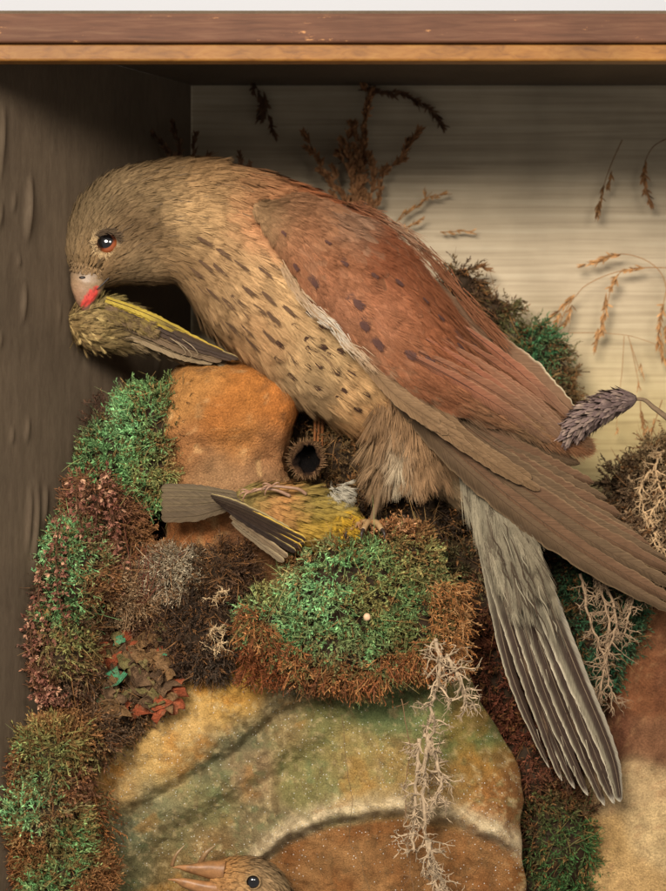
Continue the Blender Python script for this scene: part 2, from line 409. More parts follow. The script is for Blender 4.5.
# papered side, splayed towards the front, with blisters in the paper
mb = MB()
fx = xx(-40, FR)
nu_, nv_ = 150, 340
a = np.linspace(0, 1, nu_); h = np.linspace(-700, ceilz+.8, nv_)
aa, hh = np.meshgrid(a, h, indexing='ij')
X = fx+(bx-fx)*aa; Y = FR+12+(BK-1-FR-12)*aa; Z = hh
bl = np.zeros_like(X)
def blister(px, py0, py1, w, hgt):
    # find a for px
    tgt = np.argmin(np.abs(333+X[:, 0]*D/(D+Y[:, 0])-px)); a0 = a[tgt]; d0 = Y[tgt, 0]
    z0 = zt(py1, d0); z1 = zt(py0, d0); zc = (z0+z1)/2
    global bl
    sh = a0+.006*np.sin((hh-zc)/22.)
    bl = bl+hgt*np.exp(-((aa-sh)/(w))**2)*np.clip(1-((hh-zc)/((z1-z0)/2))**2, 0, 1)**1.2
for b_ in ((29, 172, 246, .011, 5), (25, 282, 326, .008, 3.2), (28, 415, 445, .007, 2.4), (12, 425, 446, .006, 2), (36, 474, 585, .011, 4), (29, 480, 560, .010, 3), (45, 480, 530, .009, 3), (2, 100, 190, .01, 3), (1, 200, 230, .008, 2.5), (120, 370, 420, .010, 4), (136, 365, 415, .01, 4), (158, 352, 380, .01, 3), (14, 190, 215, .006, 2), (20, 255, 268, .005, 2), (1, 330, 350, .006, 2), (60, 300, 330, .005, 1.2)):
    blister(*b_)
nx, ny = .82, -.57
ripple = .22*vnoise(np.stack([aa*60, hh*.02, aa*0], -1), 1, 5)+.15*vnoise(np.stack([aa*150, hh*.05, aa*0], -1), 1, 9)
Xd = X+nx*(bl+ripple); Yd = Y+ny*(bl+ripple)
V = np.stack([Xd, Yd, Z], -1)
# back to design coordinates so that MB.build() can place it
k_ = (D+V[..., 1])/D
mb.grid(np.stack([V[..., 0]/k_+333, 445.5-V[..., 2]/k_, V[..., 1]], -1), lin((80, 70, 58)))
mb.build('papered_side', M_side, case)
# room behind the case: white paper sweep
bgm = bpy.data.meshes.new('background')
bgm.from_pydata([(-3, .9, -1.5), (3, .9, -1.5), (3, .9, 2.2), (-3, .9, 2.2)], [], [(0, 1, 2, 3)])
bgm.materials.append(M_white); bgo = bpy.data.objects.new('background', bgm); COL.objects.link(bgo); tag(bgo, kind='structure')

# ------------------------------------------------------------------ rocks
def rowrock(name, rows, mat, colf, label, p=.7, amp=5, freq=.02, nt=120, nth=120, seed=0, cat='rock', extra=None):
    """rows (y, xl, xr, d, hd) from top to bottom"""
    sec = [(xr, y, xl, y, d, hd) for (y, xl, xr, d, hd) in rows]
    L_ = Loft(sec, p); m = MB()
    def disp(P):
        r = amp*fbm(P, freq, seed, 5)
        if extra is not None: r = r+extra(P)
        return r
    L_.mesh(m, nt, nth, colf, disp=disp)
    o = m.build(name, mat)
    tag(o, label, cat)
    return o, L_

DESAT = .05
c_up = cmap([(200, 370, 176, 120, 62), (250, 385, 168, 105, 48), (285, 405, 178, 108, 50), (180, 400, 165, 115, 62), (220, 420, 160, 98, 45), (190, 445, 150, 100, 58), (240, 440, 165, 108, 55),
             (275, 450, 150, 100, 60), (215, 470, 150, 112, 75), (260, 475, 155, 115, 78), (190, 520, 160, 100, 55), (240, 560, 120, 80, 50)], 14)
def c_up2(P):
    c = c_up(P); n = fbm(P, .06, 3)
    c = mix(c, lin((95, 68, 45)), np.clip(n*1.6-.25, 0, .55)); n2 = fbm(P*[1, .5, 1], .12, 8)
    return mix(c, lin((205, 165, 112)), np.clip(n2*1.7-.35, 0, .5))
def ex_up(P):
    # a shelf break across the stone at mid height
    yy = P[..., 1]+.16*(P[..., 0]-230)+16*fbm(P, .022, 4)
    g_ = sstep(-.3, .5, fbm(P, .03, 14))
    return -7*sstep(420, 446, yy)*(.4+.6*g_)-3*np.exp(-((yy-468)/3)**2)*g_+2.2*fbm(P, .09, 24)
rowrock('painted_stone', [(357, 200, 226, 25, 8), (362, 186, 246, 25, 30), (372, 172, 274, 22, 48), (388, 162, 294, 20, 58), (404, 158, 299, 20, 62), (425, 156, 297, 20, 62), (450, 152, 292, 22, 60),
        (475, 156, 292, 24, 60), (500, 158, 300, 26, 60), (540, 160, 306, 30, 62), (590, 150, 320, 40, 60), (640, 140, 320, 50, 55)], M_rock2, c_up2,
        'ochre orange painted stone block standing upright under the kestrel\'s breast', amp=5, freq=.022, seed=11, p=.62, extra=ex_up)

def yarch(x): return np.interp(x, [180, 232, 256, 290, 330, 370, 410, 450, 490, 530], [960, 893, 862, 834, 819, 812, 812, 818, 832, 856])
e_ = np.array([175., -118.]); e_ /= np.linalg.norm(e_); n_ = np.array([-e_[1], e_[0]])
def diag(P):
    q = P[..., :2]-np.array([112., 824.])
    return q@n_+7*vnoise(P*[1, 1, 0], .018, 2)+5*np.sin(q@e_/38.), q@e_
def big_d(P):
    n, l = diag(P)
    d = np.interp(n+2.5*fbm(P*[1, 1, 0], .09, 29), [-90, -14, -3, 6, 14, 24, 36, 50, 60, 85, 130, 220], [-22, -31, -26, -12, -14, -23, -21, -6, -6, -20, -28, -34])
    fade = sstep(-10, 30, l)*(1-sstep(190, 250, l))
    d = -26+(d+26)*(.35+.65*fade)
    x, y = P[..., 0], P[..., 1]
    f = y-yarch(x)+3*vnoise(P*[1, 1, 0], .05, 8)
    d = d-10*np.exp(-((f+5)/9.)**2)*sstep(220, 280, x)
    d = d+sstep(-1, 9, f+3*fbm(P*[1, 1, 0], .09, 49))*12*sstep(215, 250, x)*(1-.9*sstep(495, 516, x))
    d = d-14*sstep(-120, -10, f)*sstep(250, 350, x)
    # hollow behind the chick
    d = d+30*np.exp(-(((x-215)/60)**2+((y-895)/45)**2))
    return d+5*fbm(P*[1, 1, 0], .018, 21, 5)+2.2*fbm(P*[1, 1, 0], .09, 23, 5)-2.5*sstep(.15, .2, fbm(P*[1, 1, 0], .04, 25, 4))
c_big = cmap([(240, 672, 190, 142, 62), (225, 690, 196, 150, 75), (200, 700, 196, 160, 98), (170, 715, 185, 152, 98), (255, 680, 184, 138, 66), (150, 745, 192, 158, 100), (190, 730, 200, 166, 108), (230, 705, 194, 156, 88), (120, 790, 188, 156, 104), (165, 775, 198, 165, 106), (90, 800, 160, 115, 62),
              (280, 700, 118, 112, 88), (240, 735, 106, 106, 82), (200, 765, 110, 112, 86), (160, 795, 118, 122, 96), (125, 825, 112, 118, 94),
              (290, 725, 140, 122, 84), (250, 770, 148, 126, 96), (210, 795, 132, 128, 90), (170, 830, 126, 118, 84), (130, 860, 112, 108, 78),
              (320, 720, 124, 124, 80), (370, 705, 108, 124, 82), (410, 720, 112, 126, 84), (350, 745, 150, 136, 88), (300, 770, 132, 128, 84), (400, 760, 160, 136, 86), (440, 735, 126, 128, 78), (465, 730, 92, 122, 76), (475, 770, 140, 108, 58), (490, 800, 158, 108, 60), (480, 710, 110, 100, 60), (510, 800, 120, 84, 52), (515, 850, 126, 84, 46),
              (450, 790, 158, 126, 76), (260, 830, 122, 110, 82), (210, 860, 136, 112, 76), (180, 870, 126, 108, 72)], 13)
def c_big2(P):
    c = c_big(P); n, l = diag(P)
    n1 = fbm(P*[1, 1, 0], .035, 31); n2 = fbm(P*[1, 1, 0], .11, 33)
    c = mix(c, lin((184, 124, 48)), np.clip(n1*1.4-.05, 0, .6)*(n < 0))
    c = mix(c, lin((92, 112, 80)), np.clip(n2*1.2-.15, 0, .45)*(n > 8))
    c = mix(c, lin((196, 178, 138)), np.clip(fbm(P*[1, 1, 0], .2, 37)*1.5-.2, 0, .45))
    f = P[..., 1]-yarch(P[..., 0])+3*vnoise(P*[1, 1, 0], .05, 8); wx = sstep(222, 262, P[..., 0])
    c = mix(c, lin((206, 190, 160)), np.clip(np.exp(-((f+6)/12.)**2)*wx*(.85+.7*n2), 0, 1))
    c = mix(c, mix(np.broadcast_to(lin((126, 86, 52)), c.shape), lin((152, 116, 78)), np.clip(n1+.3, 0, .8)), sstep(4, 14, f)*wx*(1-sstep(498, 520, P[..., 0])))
    c = mix(c, lin((104, 106, 84)), .15*np.exp(-((n-12)/10.)**2)*sstep(0, 40, l)*(1-sstep(170, 230, l)))
    n4 = fbm(P*[1, 1, 0], .028, 41, 5); c = mix(c, lin((170, 122, 58)), sstep(.10, .40, n4)*.4*(n > 20)*(f < -10))
    n5 = fbm(P*[1.6, 1, 0], .07, 43, 5); c = mix(c, lin((104, 84, 58)), sstep(.22, .30, n5)*.35)
    c = c*np.array([1.0, .93, .80])
    return c*(1+.2*n2)[..., None]
mb = MB()
rows = np.array([(632, 208, 452), (660, 178, 466), (690, 140, 478), (720, 108, 492), (750, 86, 508), (775, 74, 519), (800, 68, 524), (830, 66, 524), (860, 64, 524), (905, 62, 524), (960, 60, 524)], float)
yy = np.linspace(632, 960, 230); xl = np.interp(yy, rows[:, 0], rows[:, 1]); xr = np.interp(yy, rows[:, 0], rows[:, 2])
xr = xr+3*np.sin(yy/23.)+.8*np.sin(yy/6.3)
uu = np.linspace(-.16, 1.16, 330)
Ug, Yg = np.meshgrid(uu, yy); 
Uc = np.clip(Ug, 0, 1); Xg = xl[:, None]+(xr-xl)[:, None]*Uc
P = np.stack([Xg, Yg, np.zeros_like(Xg)], -1)
edge = np.minimum(Uc, 1-Uc)*(xr-xl)[:, None]
dd = big_d(P)+22*(1-np.clip(edge/26, 0, 1))**2
over = np.maximum(-Ug, Ug-1).clip(0)/.16
dd = dd+over*150
Xg = Xg+np.where(Ug > 1, -1, 1)*over*14*np.where((Ug > 1) | (Ug < 0), 1, 0)
top = np.clip((660-Yg)/28, 0, 1); dd = dd+top**2*50
P = np.stack([Xg, Yg, dd], -1)
mb.grid(P, c_big2(P))
big = mb.build('painted_rock', M_rock); tag(big, 'large cream and grey-green painted rock with diagonal fold and arched brown hollow', 'rock')

c_rt = cmap([(640, 620, 118, 78, 52), (610, 680, 120, 74, 48), (650, 690, 128, 82, 54), (610, 740, 110, 70, 50), (650, 745, 132, 92, 66), (600, 790, 178, 150, 110), (640, 780, 196, 168, 124), (650, 830, 206, 178, 130), (605, 840, 186, 152, 100), (620, 880, 200, 165, 112)], 11)
def ex_rt(P): return 10*sstep(752, 775, P[..., 1]+.35*(P[..., 0]-620)+8*fbm(P, .03, 2))
def c_rt2(P):
    c = c_rt(P); n = fbm(P, .05, 51); c = mix(c, lin((168, 128, 92)), np.clip(fbm(P, .22, 57)*1.8-.3, 0, .5))
    return mix(c, lin((92, 58, 42)), np.clip(n*1.5-.2, 0, .5)*(P[..., 1] < 770))*(1+.15*fbm(P, .15, 53))[..., None]*np.array([.78, .74, .68])
rowrock('painted_boulder', [(588, 668, 720, 115, 6), (600, 645, 760, 115, 30), (622, 628, 790, 112, 55), (660, 612, 820, 110, 70), (710, 603, 840, 108, 78), (760, 590, 850, 106, 80), (800, 583, 850, 104, 84), (850, 580, 850, 102, 86), (910, 578, 850, 100, 86), (960, 578, 850, 100, 86)],
        M_rock2, c_rt2, 'smooth brown painted boulder with a sandy foot at the right edge', amp=9, freq=.02, seed=5, p=.55, extra=ex_rt)

# groundwork behind and between the rocks
mb = MB()
xg = np.linspace(28, 720, 260); yg = np.linspace(430, 960, 200)
Xg, Yg = np.meshgrid(xg, yg); topy = np.interp(xg, [20, 60, 110, 180, 260, 330, 380, 450, 560, 640, 720], [690, 560, 470, 470, 520, 470, 450, 500, 540, 500, 470])
vv = np.linspace(0, 1, 200)[:, None]; Yg = topy[None]+(960-topy[None])*vv; Xg = np.broadcast_to(xg, Yg.shape)
dg = np.interp(xg, [28, 60, 120, 300, 440, 480, 560, 600, 720], [110, 70, 40, 60, 70, 96, 100, 95, 110])[None]+0*Yg
P = np.stack([Xg, Yg, dg], -1); P[..., 2] += 16*fbm(P, .03, 61, 5)+60*(1-vv*9).clip(0)**2
left = (1-sstep(28, 60, Xg))*60; P[..., 2] += left
n = fbm(P, .05, 63)
mb.grid(P, mix(np.broadcast_to(lin((58, 40, 28)), P.shape), lin((92, 62, 40)), np.clip(n+.3, 0, 1)))
gw = mb.build('groundwork', M_soil); tag(gw, kind='structure')
# ------------------------------------------------------------------ kestrel
kes = thing('kestrel', (385, 515, 10), 'large mounted kestrel with chestnut back bending its head down over its catch', 'bird of prey')
SEC = [(72, 281, 101, 289, -4, 10), (64, 254, 122, 285, -2, 26), (67, 226, 142, 285, 0, 35), (81, 199, 160, 284, 2, 40), (108, 176, 174, 284, 4, 43), (150, 164, 184, 292, 6, 47),
       (200, 160, 194, 306, 6, 54), (248, 167, 212, 330, 5, 62), (298, 186, 242, 356, 4, 69), (344, 208, 277, 388, 3, 72), (385, 234, 318, 412, 4, 71), (420, 272, 355, 430, 6, 66), (450, 314, 385, 446, 8, 58), (472, 362, 408, 470, 10, 46), (484, 410, 436, 488, 12, 30), (488, 445, 455, 500, 14, 14)]
KB = Loft(SEC)
DESAT = -.08
c_body = cmap([(80, 200, 112, 99, 78), (110, 180, 116, 101, 79), (150, 172, 122, 103, 78), (90, 230, 112, 98, 77), (72, 258, 118, 105, 84), (200, 170, 130, 106, 78), (140, 205, 122, 106, 82), (128, 226, 80, 66, 50), (140, 238, 92, 76, 58), (155, 250, 132, 112, 86), (120, 265, 106, 92, 73), (96, 264, 150, 124, 92),
               (135, 277, 145, 127, 100), (168, 262, 126, 104, 78), (176, 225, 168, 144, 110), (200, 205, 162, 136, 102), (232, 190, 145, 112, 82), (242, 213, 170, 126, 94), (265, 198, 138, 100, 74), (212, 248, 156, 130, 98), (190, 290, 156, 131, 100), (228, 272, 168, 141, 107),
               (250, 320, 166, 136, 102), (282, 300, 176, 149, 113), (300, 345, 174, 149, 113), (290, 380, 156, 134, 104), (340, 380, 176, 146, 108), (362, 412, 180, 142, 102), (400, 400, 172, 130, 92), (400, 440, 172, 136, 94), (310, 215, 146, 98, 70), (430, 470, 168, 148, 120)], 16)
_cb = c_body
def c_body(P): return _cb(P)*(1+.30*fbm(P*[1, 1, .6], .055, 77, 3)[..., None])*mix(np.array([.92, .84, .74]), np.array([1.04, .97, .88]), sstep(165, 235, P[..., 0]))
mb = MB(); KB.mesh(mb, 90, 64, lambda P: c_body(P)*.55, shrink=2.5)
mb.build('body', M_skin, kes)

# surface look-up table (front half)
_t = np.linspace(.05, 14.95, 500); _h = np.linspace(-.15, np.pi+.15, 160)
_tt, _hh = np.meshgrid(_t, _h, indexing='ij')
_P, _T, _N = KB.fr(_tt, _hh)
_Pf, _Tf, _Nf = _P.reshape(-1, 3), _T.reshape(-1, 3), _N.reshape(-1, 3)
def onbody(xy):
    xy = np.atleast_2d(np.array(xy, float)); ix = []
    for q in xy: ix.append(np.argmin(((_Pf[:, :2]-q)**2).sum(1)-(_Pf[:, 2] < 0)*0))
    return _Pf[ix], _Tf[ix], _Nf[ix]

def sample_body(n, t0, t1):
    t = rng.uniform(t0, t1, n*6); th = np.where(rng.random(n*6) < .86, rng.uniform(-.25, np.pi+.25, n*6), rng.uniform(np.pi, 2*np.pi, n*6))
    P, T, N = KB.fr(t, th)
    a, _ = KB.ev(t+.05, th); b, _ = KB.ev(t, th+.05)
    area = np.linalg.norm(np.cross(a-P, b-P), axis=-1)
    k = rng.choice(len(t), min(n, len(t)), p=area/area.sum(), replace=False)
    k = k[np.argsort(-t[k])]
    return P[k], T[k], N[k], t[k], th[k]

DK = lin((62, 46, 36))
# head
mb = MB()
P, T, N, t, th = sample_body(5200, .0, 6.2)
ey = np.hypot(P[:, 0]-107, P[:, 1]-243)
keep = (ey > 12) & ~((P[:, 1] > 268) & (P[:, 0] < 101)) ; P, T, N, t = P[keep], T[keep], N[keep], t[keep]
T = unit(T+.10*rng.normal(size=T.shape))
C = c_body(P); r = rng.random(len(P))
size = np.interp(t, [0, 1, 3, 6.2], [8, 11, 16, 26])
dark = np.where(r < np.interp(t, [0, 3, 6], [.10, .10, .12]), 1, 0)
feathers(mb, P+N*.4, T, N, size, size*.20, C, B=20, dark=dark, darkc=lin((92, 76, 58)), lift=.25, bw=.6, fringe=1.10, jit=.07)
mb.build('head_plumage', M_pl, kes)
# neck, breast, belly
mb = MB()
P, T, N, t, th = sample_body(5200, 5.6, 15.)
T = unit(T+.09*rng.normal(size=T.shape)+.16*np.stack([fbm(P, .03, 7), fbm(P, .03, 8), 0*t], -1)+np.array([0, .12, 0]))
C = c_body(P); r = rng.random(len(P))
size = np.interp(t, [5.6, 8, 12, 15], [26, 34, 36, 30])
pr = np.interp(t, [5.6, 6.5, 9, 10, 12, 15], [.09, .10, .07, .01, .0, 0])
dark = np.where(r < pr, 1, 0)
feathers(mb, P+N*.4, T, N, size, size*.24, C, B=30, dark=dark, darkc=lin((104, 80, 58)), lift=.5, bw=.65, fringe=1.12, jit=.075)
streaks = [(203, 239), (219, 266), (195, 268), (237, 297), (248, 288), (266, 295), (272, 313), (268, 331), (246, 324), (288, 308), (227, 300), (252, 340), (232, 322), (212, 290), (222, 250), (240, 262), (262, 270), (205, 262), (258, 305)]
spots = [(295, 325), (308, 338), (309, 313), (322, 325), (295, 358), (306, 363), (279, 356), (318, 363), (335, 367), (293, 372), (305, 378), (318, 384), (335, 368), (345, 387), (358, 406), (383, 412), (421, 418), (383, 433), (339, 395), (320, 387), (309, 347), (322, 345), (340, 350), (330, 352), (350, 372), (366, 392), (280, 342), (400, 400), (404, 432)]
P, T, N = onbody(streaks); T = unit(T+np.array([0, .15, 0]))
k9 = 26; ps = np.repeat(P, k9, 0); tt9 = np.repeat(T, k9, 0); nn = np.repeat(N, k9, 0)
strands(mb, ps+nn*4.8+tt9*rng.uniform(-6, 3, len(ps))[:, None]+np.cross(tt9, nn)*rng.normal(0, .75, len(ps))[:, None], unit(tt9+.07*rng.normal(size=tt9.shape)), nn, rng.uniform(8, 18, len(ps)), .8, lin((84, 64, 50)), lin((104, 80, 58)), prof='leaf', lift=.2)
P, T, N = onbody(spots)
spz = rng.uniform(.7, 1.2, len(P)); strands(mb, P+N*5.0-T*3, unit(T+.1*rng.normal(size=T.shape)), N, 9.5*spz, 5.2*spz, lin((92, 68, 50)), lin((66, 48, 38)), k=8, prof='leaf', lift=.4)
ps = np.repeat(P, 18, 0); tsp = unit(np.repeat(T, 18, 0)+.16*rng.normal(size=(len(ps), 3))); nn = np.repeat(N, 18, 0)
szz = np.repeat(spz, 18)
strands(mb, ps+nn*5.2-tsp*3+np.repeat(np.cross(T, N), 18, 0)*(rng.normal(size=len(ps))*1.3*szz)[:, None], tsp, nn, rng.uniform(6, 12, len(ps))*szz, .7, lin((74, 54, 42)), lin((66, 46, 36)), prof='leaf', lift=.3)
mb.build('breast_plumage', M_pl, kes)
# chestnut mantle along the back (upper edge of the body, over to the far side)
c_mant = lambda P, f_=cmap([(250, 180, 135, 105, 78), (280, 188, 146, 102, 74), (310, 195, 158, 100, 70), (345, 215, 150, 104, 80), (385, 232, 140, 84, 60), (420, 270, 132, 84, 60), (455, 320, 128, 84, 62), (480, 370, 120, 88, 66), (290, 220, 150, 104, 76), (340, 240, 148, 92, 66)], 18): f_(P)*np.array([.86, .79, .70])
mb = MB()
P, T, N, t, th = sample_body(3000, 6.8, 15.)
keep = (np.cos(th) > .35) & (rng.random(len(t)) < sstep(6.6, 8.2, t)); P, T, N, t = P[keep], T[keep], N[keep], t[keep]
T = unit(T+.10*rng.normal(size=T.shape))
feathers(mb, P+N*2.2, T, N, np.interp(t, [7, 12], [20, 30]), np.interp(t, [7, 12], [8, 13]), c_mant(P), B=28, lift=1.6, bw=.9, fringe=1.12, jit=.10)
mb.build('mantle_plumage', M_pl, kes)

# --- near wing
up = np.array([(262, 196), (300, 196), (345, 212), (385, 232), (416, 262), (446, 302), (478, 345), (518, 384), (558, 418), (580, 440)], float)
lo = np.array([(256, 214), (284, 254), (318, 306), (350, 340), (384, 370), (424, 396), (468, 414), (512, 428), (550, 440), (578, 446)], float)
upd = np.array([-22, -30, -34, -30, -26, -22, -22, -24, -28, -30], float)
lod = np.array([-60, -76, -84, -86, -84, -80, -74, -66, -56, -48], float)
mid = np.array([-52, -72, -88, -92, -90, -84, -76, -66, -54, -46], float)
def wing(u, v):
    U_ = crom(up, u*9); L_ = crom(lo, u*9)
    du = np.interp(u*9, range(10), upd); dl = np.interp(u*9, range(10), lod); dm = np.interp(u*9, range(10), mid)
    xy = U_*(1-v[..., None])+L_*v[..., None]
    q = 2*dm-.5*du-.5*dl
    d = du*(1-v)**2+2*v*(1-v)*q+dl*v*v
    return np.concatenate([xy, d[..., None]], -1)
def wfr(u, v):
    P = wing(u, v); T = unit(wing(np.clip(u+.01, 0, 1), v)-wing(np.clip(u-.01, 0, 1), v)); A = wing(u, np.clip(v+.02, 0, 1))-wing(u, np.clip(v-.02, 0, 1))
    N = unit(np.cross(T, A)); N = N*np.sign(-N[..., 2:3]+1e-9)
    return P, T, N
DESAT = .02
c_wing = cmap([(290, 205, 150, 108, 80), (262, 210, 152, 120, 88), (300, 225, 148, 100, 72), (345, 218, 148, 112, 90), (330, 262, 150, 98, 70), (320, 300, 150, 100, 74), (380, 250, 142, 84, 58), (380, 300, 158, 102, 74), (360, 332, 158, 106, 78), (420, 300, 150, 92, 64), (400, 350, 150, 96, 68), (440, 350, 148, 88, 60), (440, 385, 138, 88, 62),
               (500, 388, 146, 94, 66), (555, 428, 142, 98, 70), (470, 345, 138, 92, 66), (480, 400, 135, 96, 70), (410, 280, 148, 88, 60), (520, 425, 130, 100, 74)], 15)
_cw = c_wing
def c_wing(P): return _cw(P)*np.array([.82, .82, .76])
w = thing('wing', (300, 300, -60), None, None); w.parent = kes; w.location = np.array(w.location)-np.array(kes.location)
def proot(o):
    p = np.zeros(3)
    while o is not None: p = p+np.array(o.location); o = o.parent
    return p
mb = MB()
u = np.linspace(0, 1, 60); v = np.linspace(0, 1, 30); uu_, vv_ = np.meshgrid(u, v, indexing='ij')
Pw, Tw, Nw = wfr(uu_, vv_)
inner = Pw.copy(); inner[..., 2] += 8
full = np.concatenate([Pw-Nw*-0+np.array([0, 0, 2.]), inner[:, ::-1]], 1)
mb.grid(full, lin((105, 70, 50)), closed=True)
mb.build('wing_core', M_skin, w)
# coverts
mb = MB()
n = 1500
u = rng.uniform(0, .97, n); v = rng.uniform(0, 1, n)
P, T, N = wfr(u, v)
o_ = np.argsort(-u); u, v, P, T, N = u[o_], v[o_], P[o_], T[o_], N[o_]; vw = (1+.30*fbm(P, .05, 79, 3))[:, None]
T = unit(T+.07*rng.normal(size=T.shape)+np.array([0., .0, 0]))
size = np.interp(u, [0, .15, .4, 1], [17, 25, 34, 42])
C = c_wing(P)*vw*.9
low = sstep(.80, 1.0, v)*sstep(.30, .45, u); C = mix(C, lin((126, 100, 76)), low*.8)
feathers(mb, P+N*np.interp(u, [0, 1], [2.0, 1.0])[:, None]-T*(size*.4)[:, None], T, N, size, size*.34, C, B=60, lift=1.3, bw=.75, fringe=1.12, jit=.07)
# overlapping rounded feathers on top of the down
spot_at = [(358, 303), (366, 326), (379, 341), (406, 353), (430, 360), (370, 276), (393, 284), (454, 348), (437, 322), (345, 265), (314, 282), (421, 303), (467, 347)]
def cov(u0, v0, Lf, hw, i):
    uu9 = np.array([u0]); 
    p0, t0, n0 = wfr(np.array([u0]), np.array([v0])); 
    step = Lf/480.
    us = np.clip(u0+step*np.array([0, .34, .67, 1.]), 0, .995); vs = np.clip(v0+np.array([0, .0, .01, .02]), 0, 1)
    Pp, Tt, Nn = wfr(us, vs)
    Pp = Pp+Nn*np.array([1.2, 2.2, 3.0, 3.4])[:, None]
    cc = c_wing(p0)[0]*(1+rng.normal(0, .12)); 
    tip = Pp[-1]
    ds = min(math.hypot(tip[0]-x-2, tip[1]-y-2) for x, y in spot_at)
    sp = 1.0 if ds < hw*.95 else 0.0
    fr_ = lin((158, 114, 84))
    ff = lambda s, u_, Q: mix(mix(np.broadcast_to(cc, Q.shape)*(1-.16*np.exp(-(u_/.3)**2))[..., None], lin((74, 52, 46)), sp*sstep(.62, .72, s)*sstep(.72, .45, np.abs(u_))*(1-sstep(.90, .96, s))*.85), fr_, (sstep(.74, 1., np.abs(u_))*.28+sstep(.90, 1, s)*.35))
    vane(mbc, Pp, [hw*.5, hw*.9, hw, hw*.95, hw*.75], [hw*.5, hw*.9, hw, hw*.95, hw*.75], ff, N=Nn.mean(0), tilt=.05*rng.normal(), camber=1.0, ns=18, nu=9, jag=.7, seed=600+i, shaft=.22, tipl=.28)
mbc = MB(); i = 0
for r_, u0 in enumerate(np.arange(.80, .10, -.048)):
    nv9 = 9 if u0 < .5 else 7
    for v0 in (np.arange(nv9)+.5*(r_ % 2)+.25)/nv9:
        i += 1; Lf = 46+10*u0+rng.uniform(-5, 5); cov(u0+rng.normal(0, .006), min(.97, v0+rng.normal(0, .012)), Lf, rng.uniform(7.5, 9.5), i)
mbc.build('covert_feathers', M_vane, w)
# loose barbs over them so that the edges melt together
n = 900; u = rng.uniform(.05, .95, n); v = rng.uniform(0, 1, n); P, T, N = wfr(u, v)
feathers(mb, P+N*3.4, unit(T+.08*rng.normal(size=T.shape)), N, 16, 4, c_wing(P), B=12, lift=.5, bw=.55, fringe=1.15, jit=.10)
def onwing(xy):
    r = []
    for q in np.array(xy, float):
        k = np.argmin(((Pw[..., :2]-q)**2).sum(-1)); r.append(np.unravel_index(k, Pw.shape[:2]))
    i = tuple(np.array(r).T); return Pw[i], Tw[i], Nw[i]
wspots = [(358, 303), (366, 326), (379, 341), (406, 353), (430, 360), (370, 276), (393, 284), (454, 348), (437, 322), (345, 265), (314, 282), (297, 265), (421, 303), (467, 347), (330, 245), (286, 236)]
P, T, N = onwing(wspots)
strands(mb, P+N*5.6-T*4, T, N, np.array([1.2, 1.2, 1.3, 1.3, .9, .8, .9, .8, .7, .7, .8, .7, .6, .6, .5, .5])*9.5, np.array([1.2, 1.2, 1.3, 1.3, .9, .8, .9, .8, .7, .7, .8, .7, .6, .6, .5, .5])*6.5, lin((92, 62, 52)), lin((74, 52, 46)), k=8, prof='leaf', lift=.4)
szs = np.array([1.2, 1.2, 1.3, 1.3, .9, .8, .9, .8, .7, .7, .8, .7, .6, .6, .5, .5])
ps = np.repeat(P, 60, 0); T2 = np.repeat(T, 60, 0); n2 = np.repeat(N, 60, 0); sz = np.repeat(szs, 60)
dt = rng.uniform(-1, .6, len(ps)); wid = (dt+1.15)/1.75
S2 = np.cross(T2, n2)
strands(mb, ps+n2*6.0+T2*(dt*4.5*sz)[:, None]+S2*(rng.uniform(-1, 1, len(ps))*3.0*wid*sz)[:, None], unit(T2+S2*rng.normal(0, .25, len(ps))[:, None]), n2, rng.uniform(3, 7, len(ps))*sz, .8, lin((88, 62, 54)), lin((78, 54, 48)), prof='leaf', lift=.2)
mb.build('wing_coverts', M_pl, w)
# pale ruffled line where the coverts meet the breast
mb = MB()
ln = ease([(284, 262, -82), (300, 290, -88), (318, 309, -92), (334, 322, -93), (347, 340, -92), (360, 352, -92), (376, 368, -90)], 120)
k = rng.integers(0, 112, 420); wht = np.exp(-((ln[k, 1]-322)/20)**2)*(rng.random(420) < .7)
T = unit(ln[np.minimum(k+6, 119)]-ln[k]); 
strands(mb, ln[k]+rng.normal(0, 2.6, (420, 3))*[1, 1, .5]+np.array([-2, 2, 0.]), T+.12*rng.normal(size=T.shape), np.broadcast_to([0, 0, -1.], T.shape)+.3*rng.normal(size=T.shape), rng.uniform(8, 18, 420), .9, mix(np.broadcast_to(lin((150, 122, 92)), T.shape), lin((186, 174, 154)), wht*.9), mix(np.broadcast_to(lin((168, 140, 108)), T.shape), lin((206, 196, 178)), wht*.9))
# greater coverts: long narrow buff-brown feathers under the chestnut
for i in range(13):
    f = i/12
    a = np.array([352+f*72, 340+f*50, -86+f*6]); b = np.array([440+f*100, 424+f*66+6*np.sin(i*2.1), -79+f*26]); c = (a+b)/2+np.array([-6, 8, -2])
    cc = lin((120-12*f, 94-10*f, 67-8*f))
    ff = lambda s, u_, Q, cc=cc: mix(np.broadcast_to(cc, Q.shape)*(1-.18*np.exp(-(u_/.35)**2))[..., None], lin((150, 124, 94)), sstep(.80, 1., np.abs(u_))*.3+sstep(.93, 1, s)*.15)
    vane(mb, [a, c, b], [4, 6, 7, 6.5, 3], [4, 6, 7, 6, 3], ff, tilt=.12, camber=1.0, jag=.6, seed=i+300, shaft=.3)
mb.build('greater_coverts', M_vane, w)
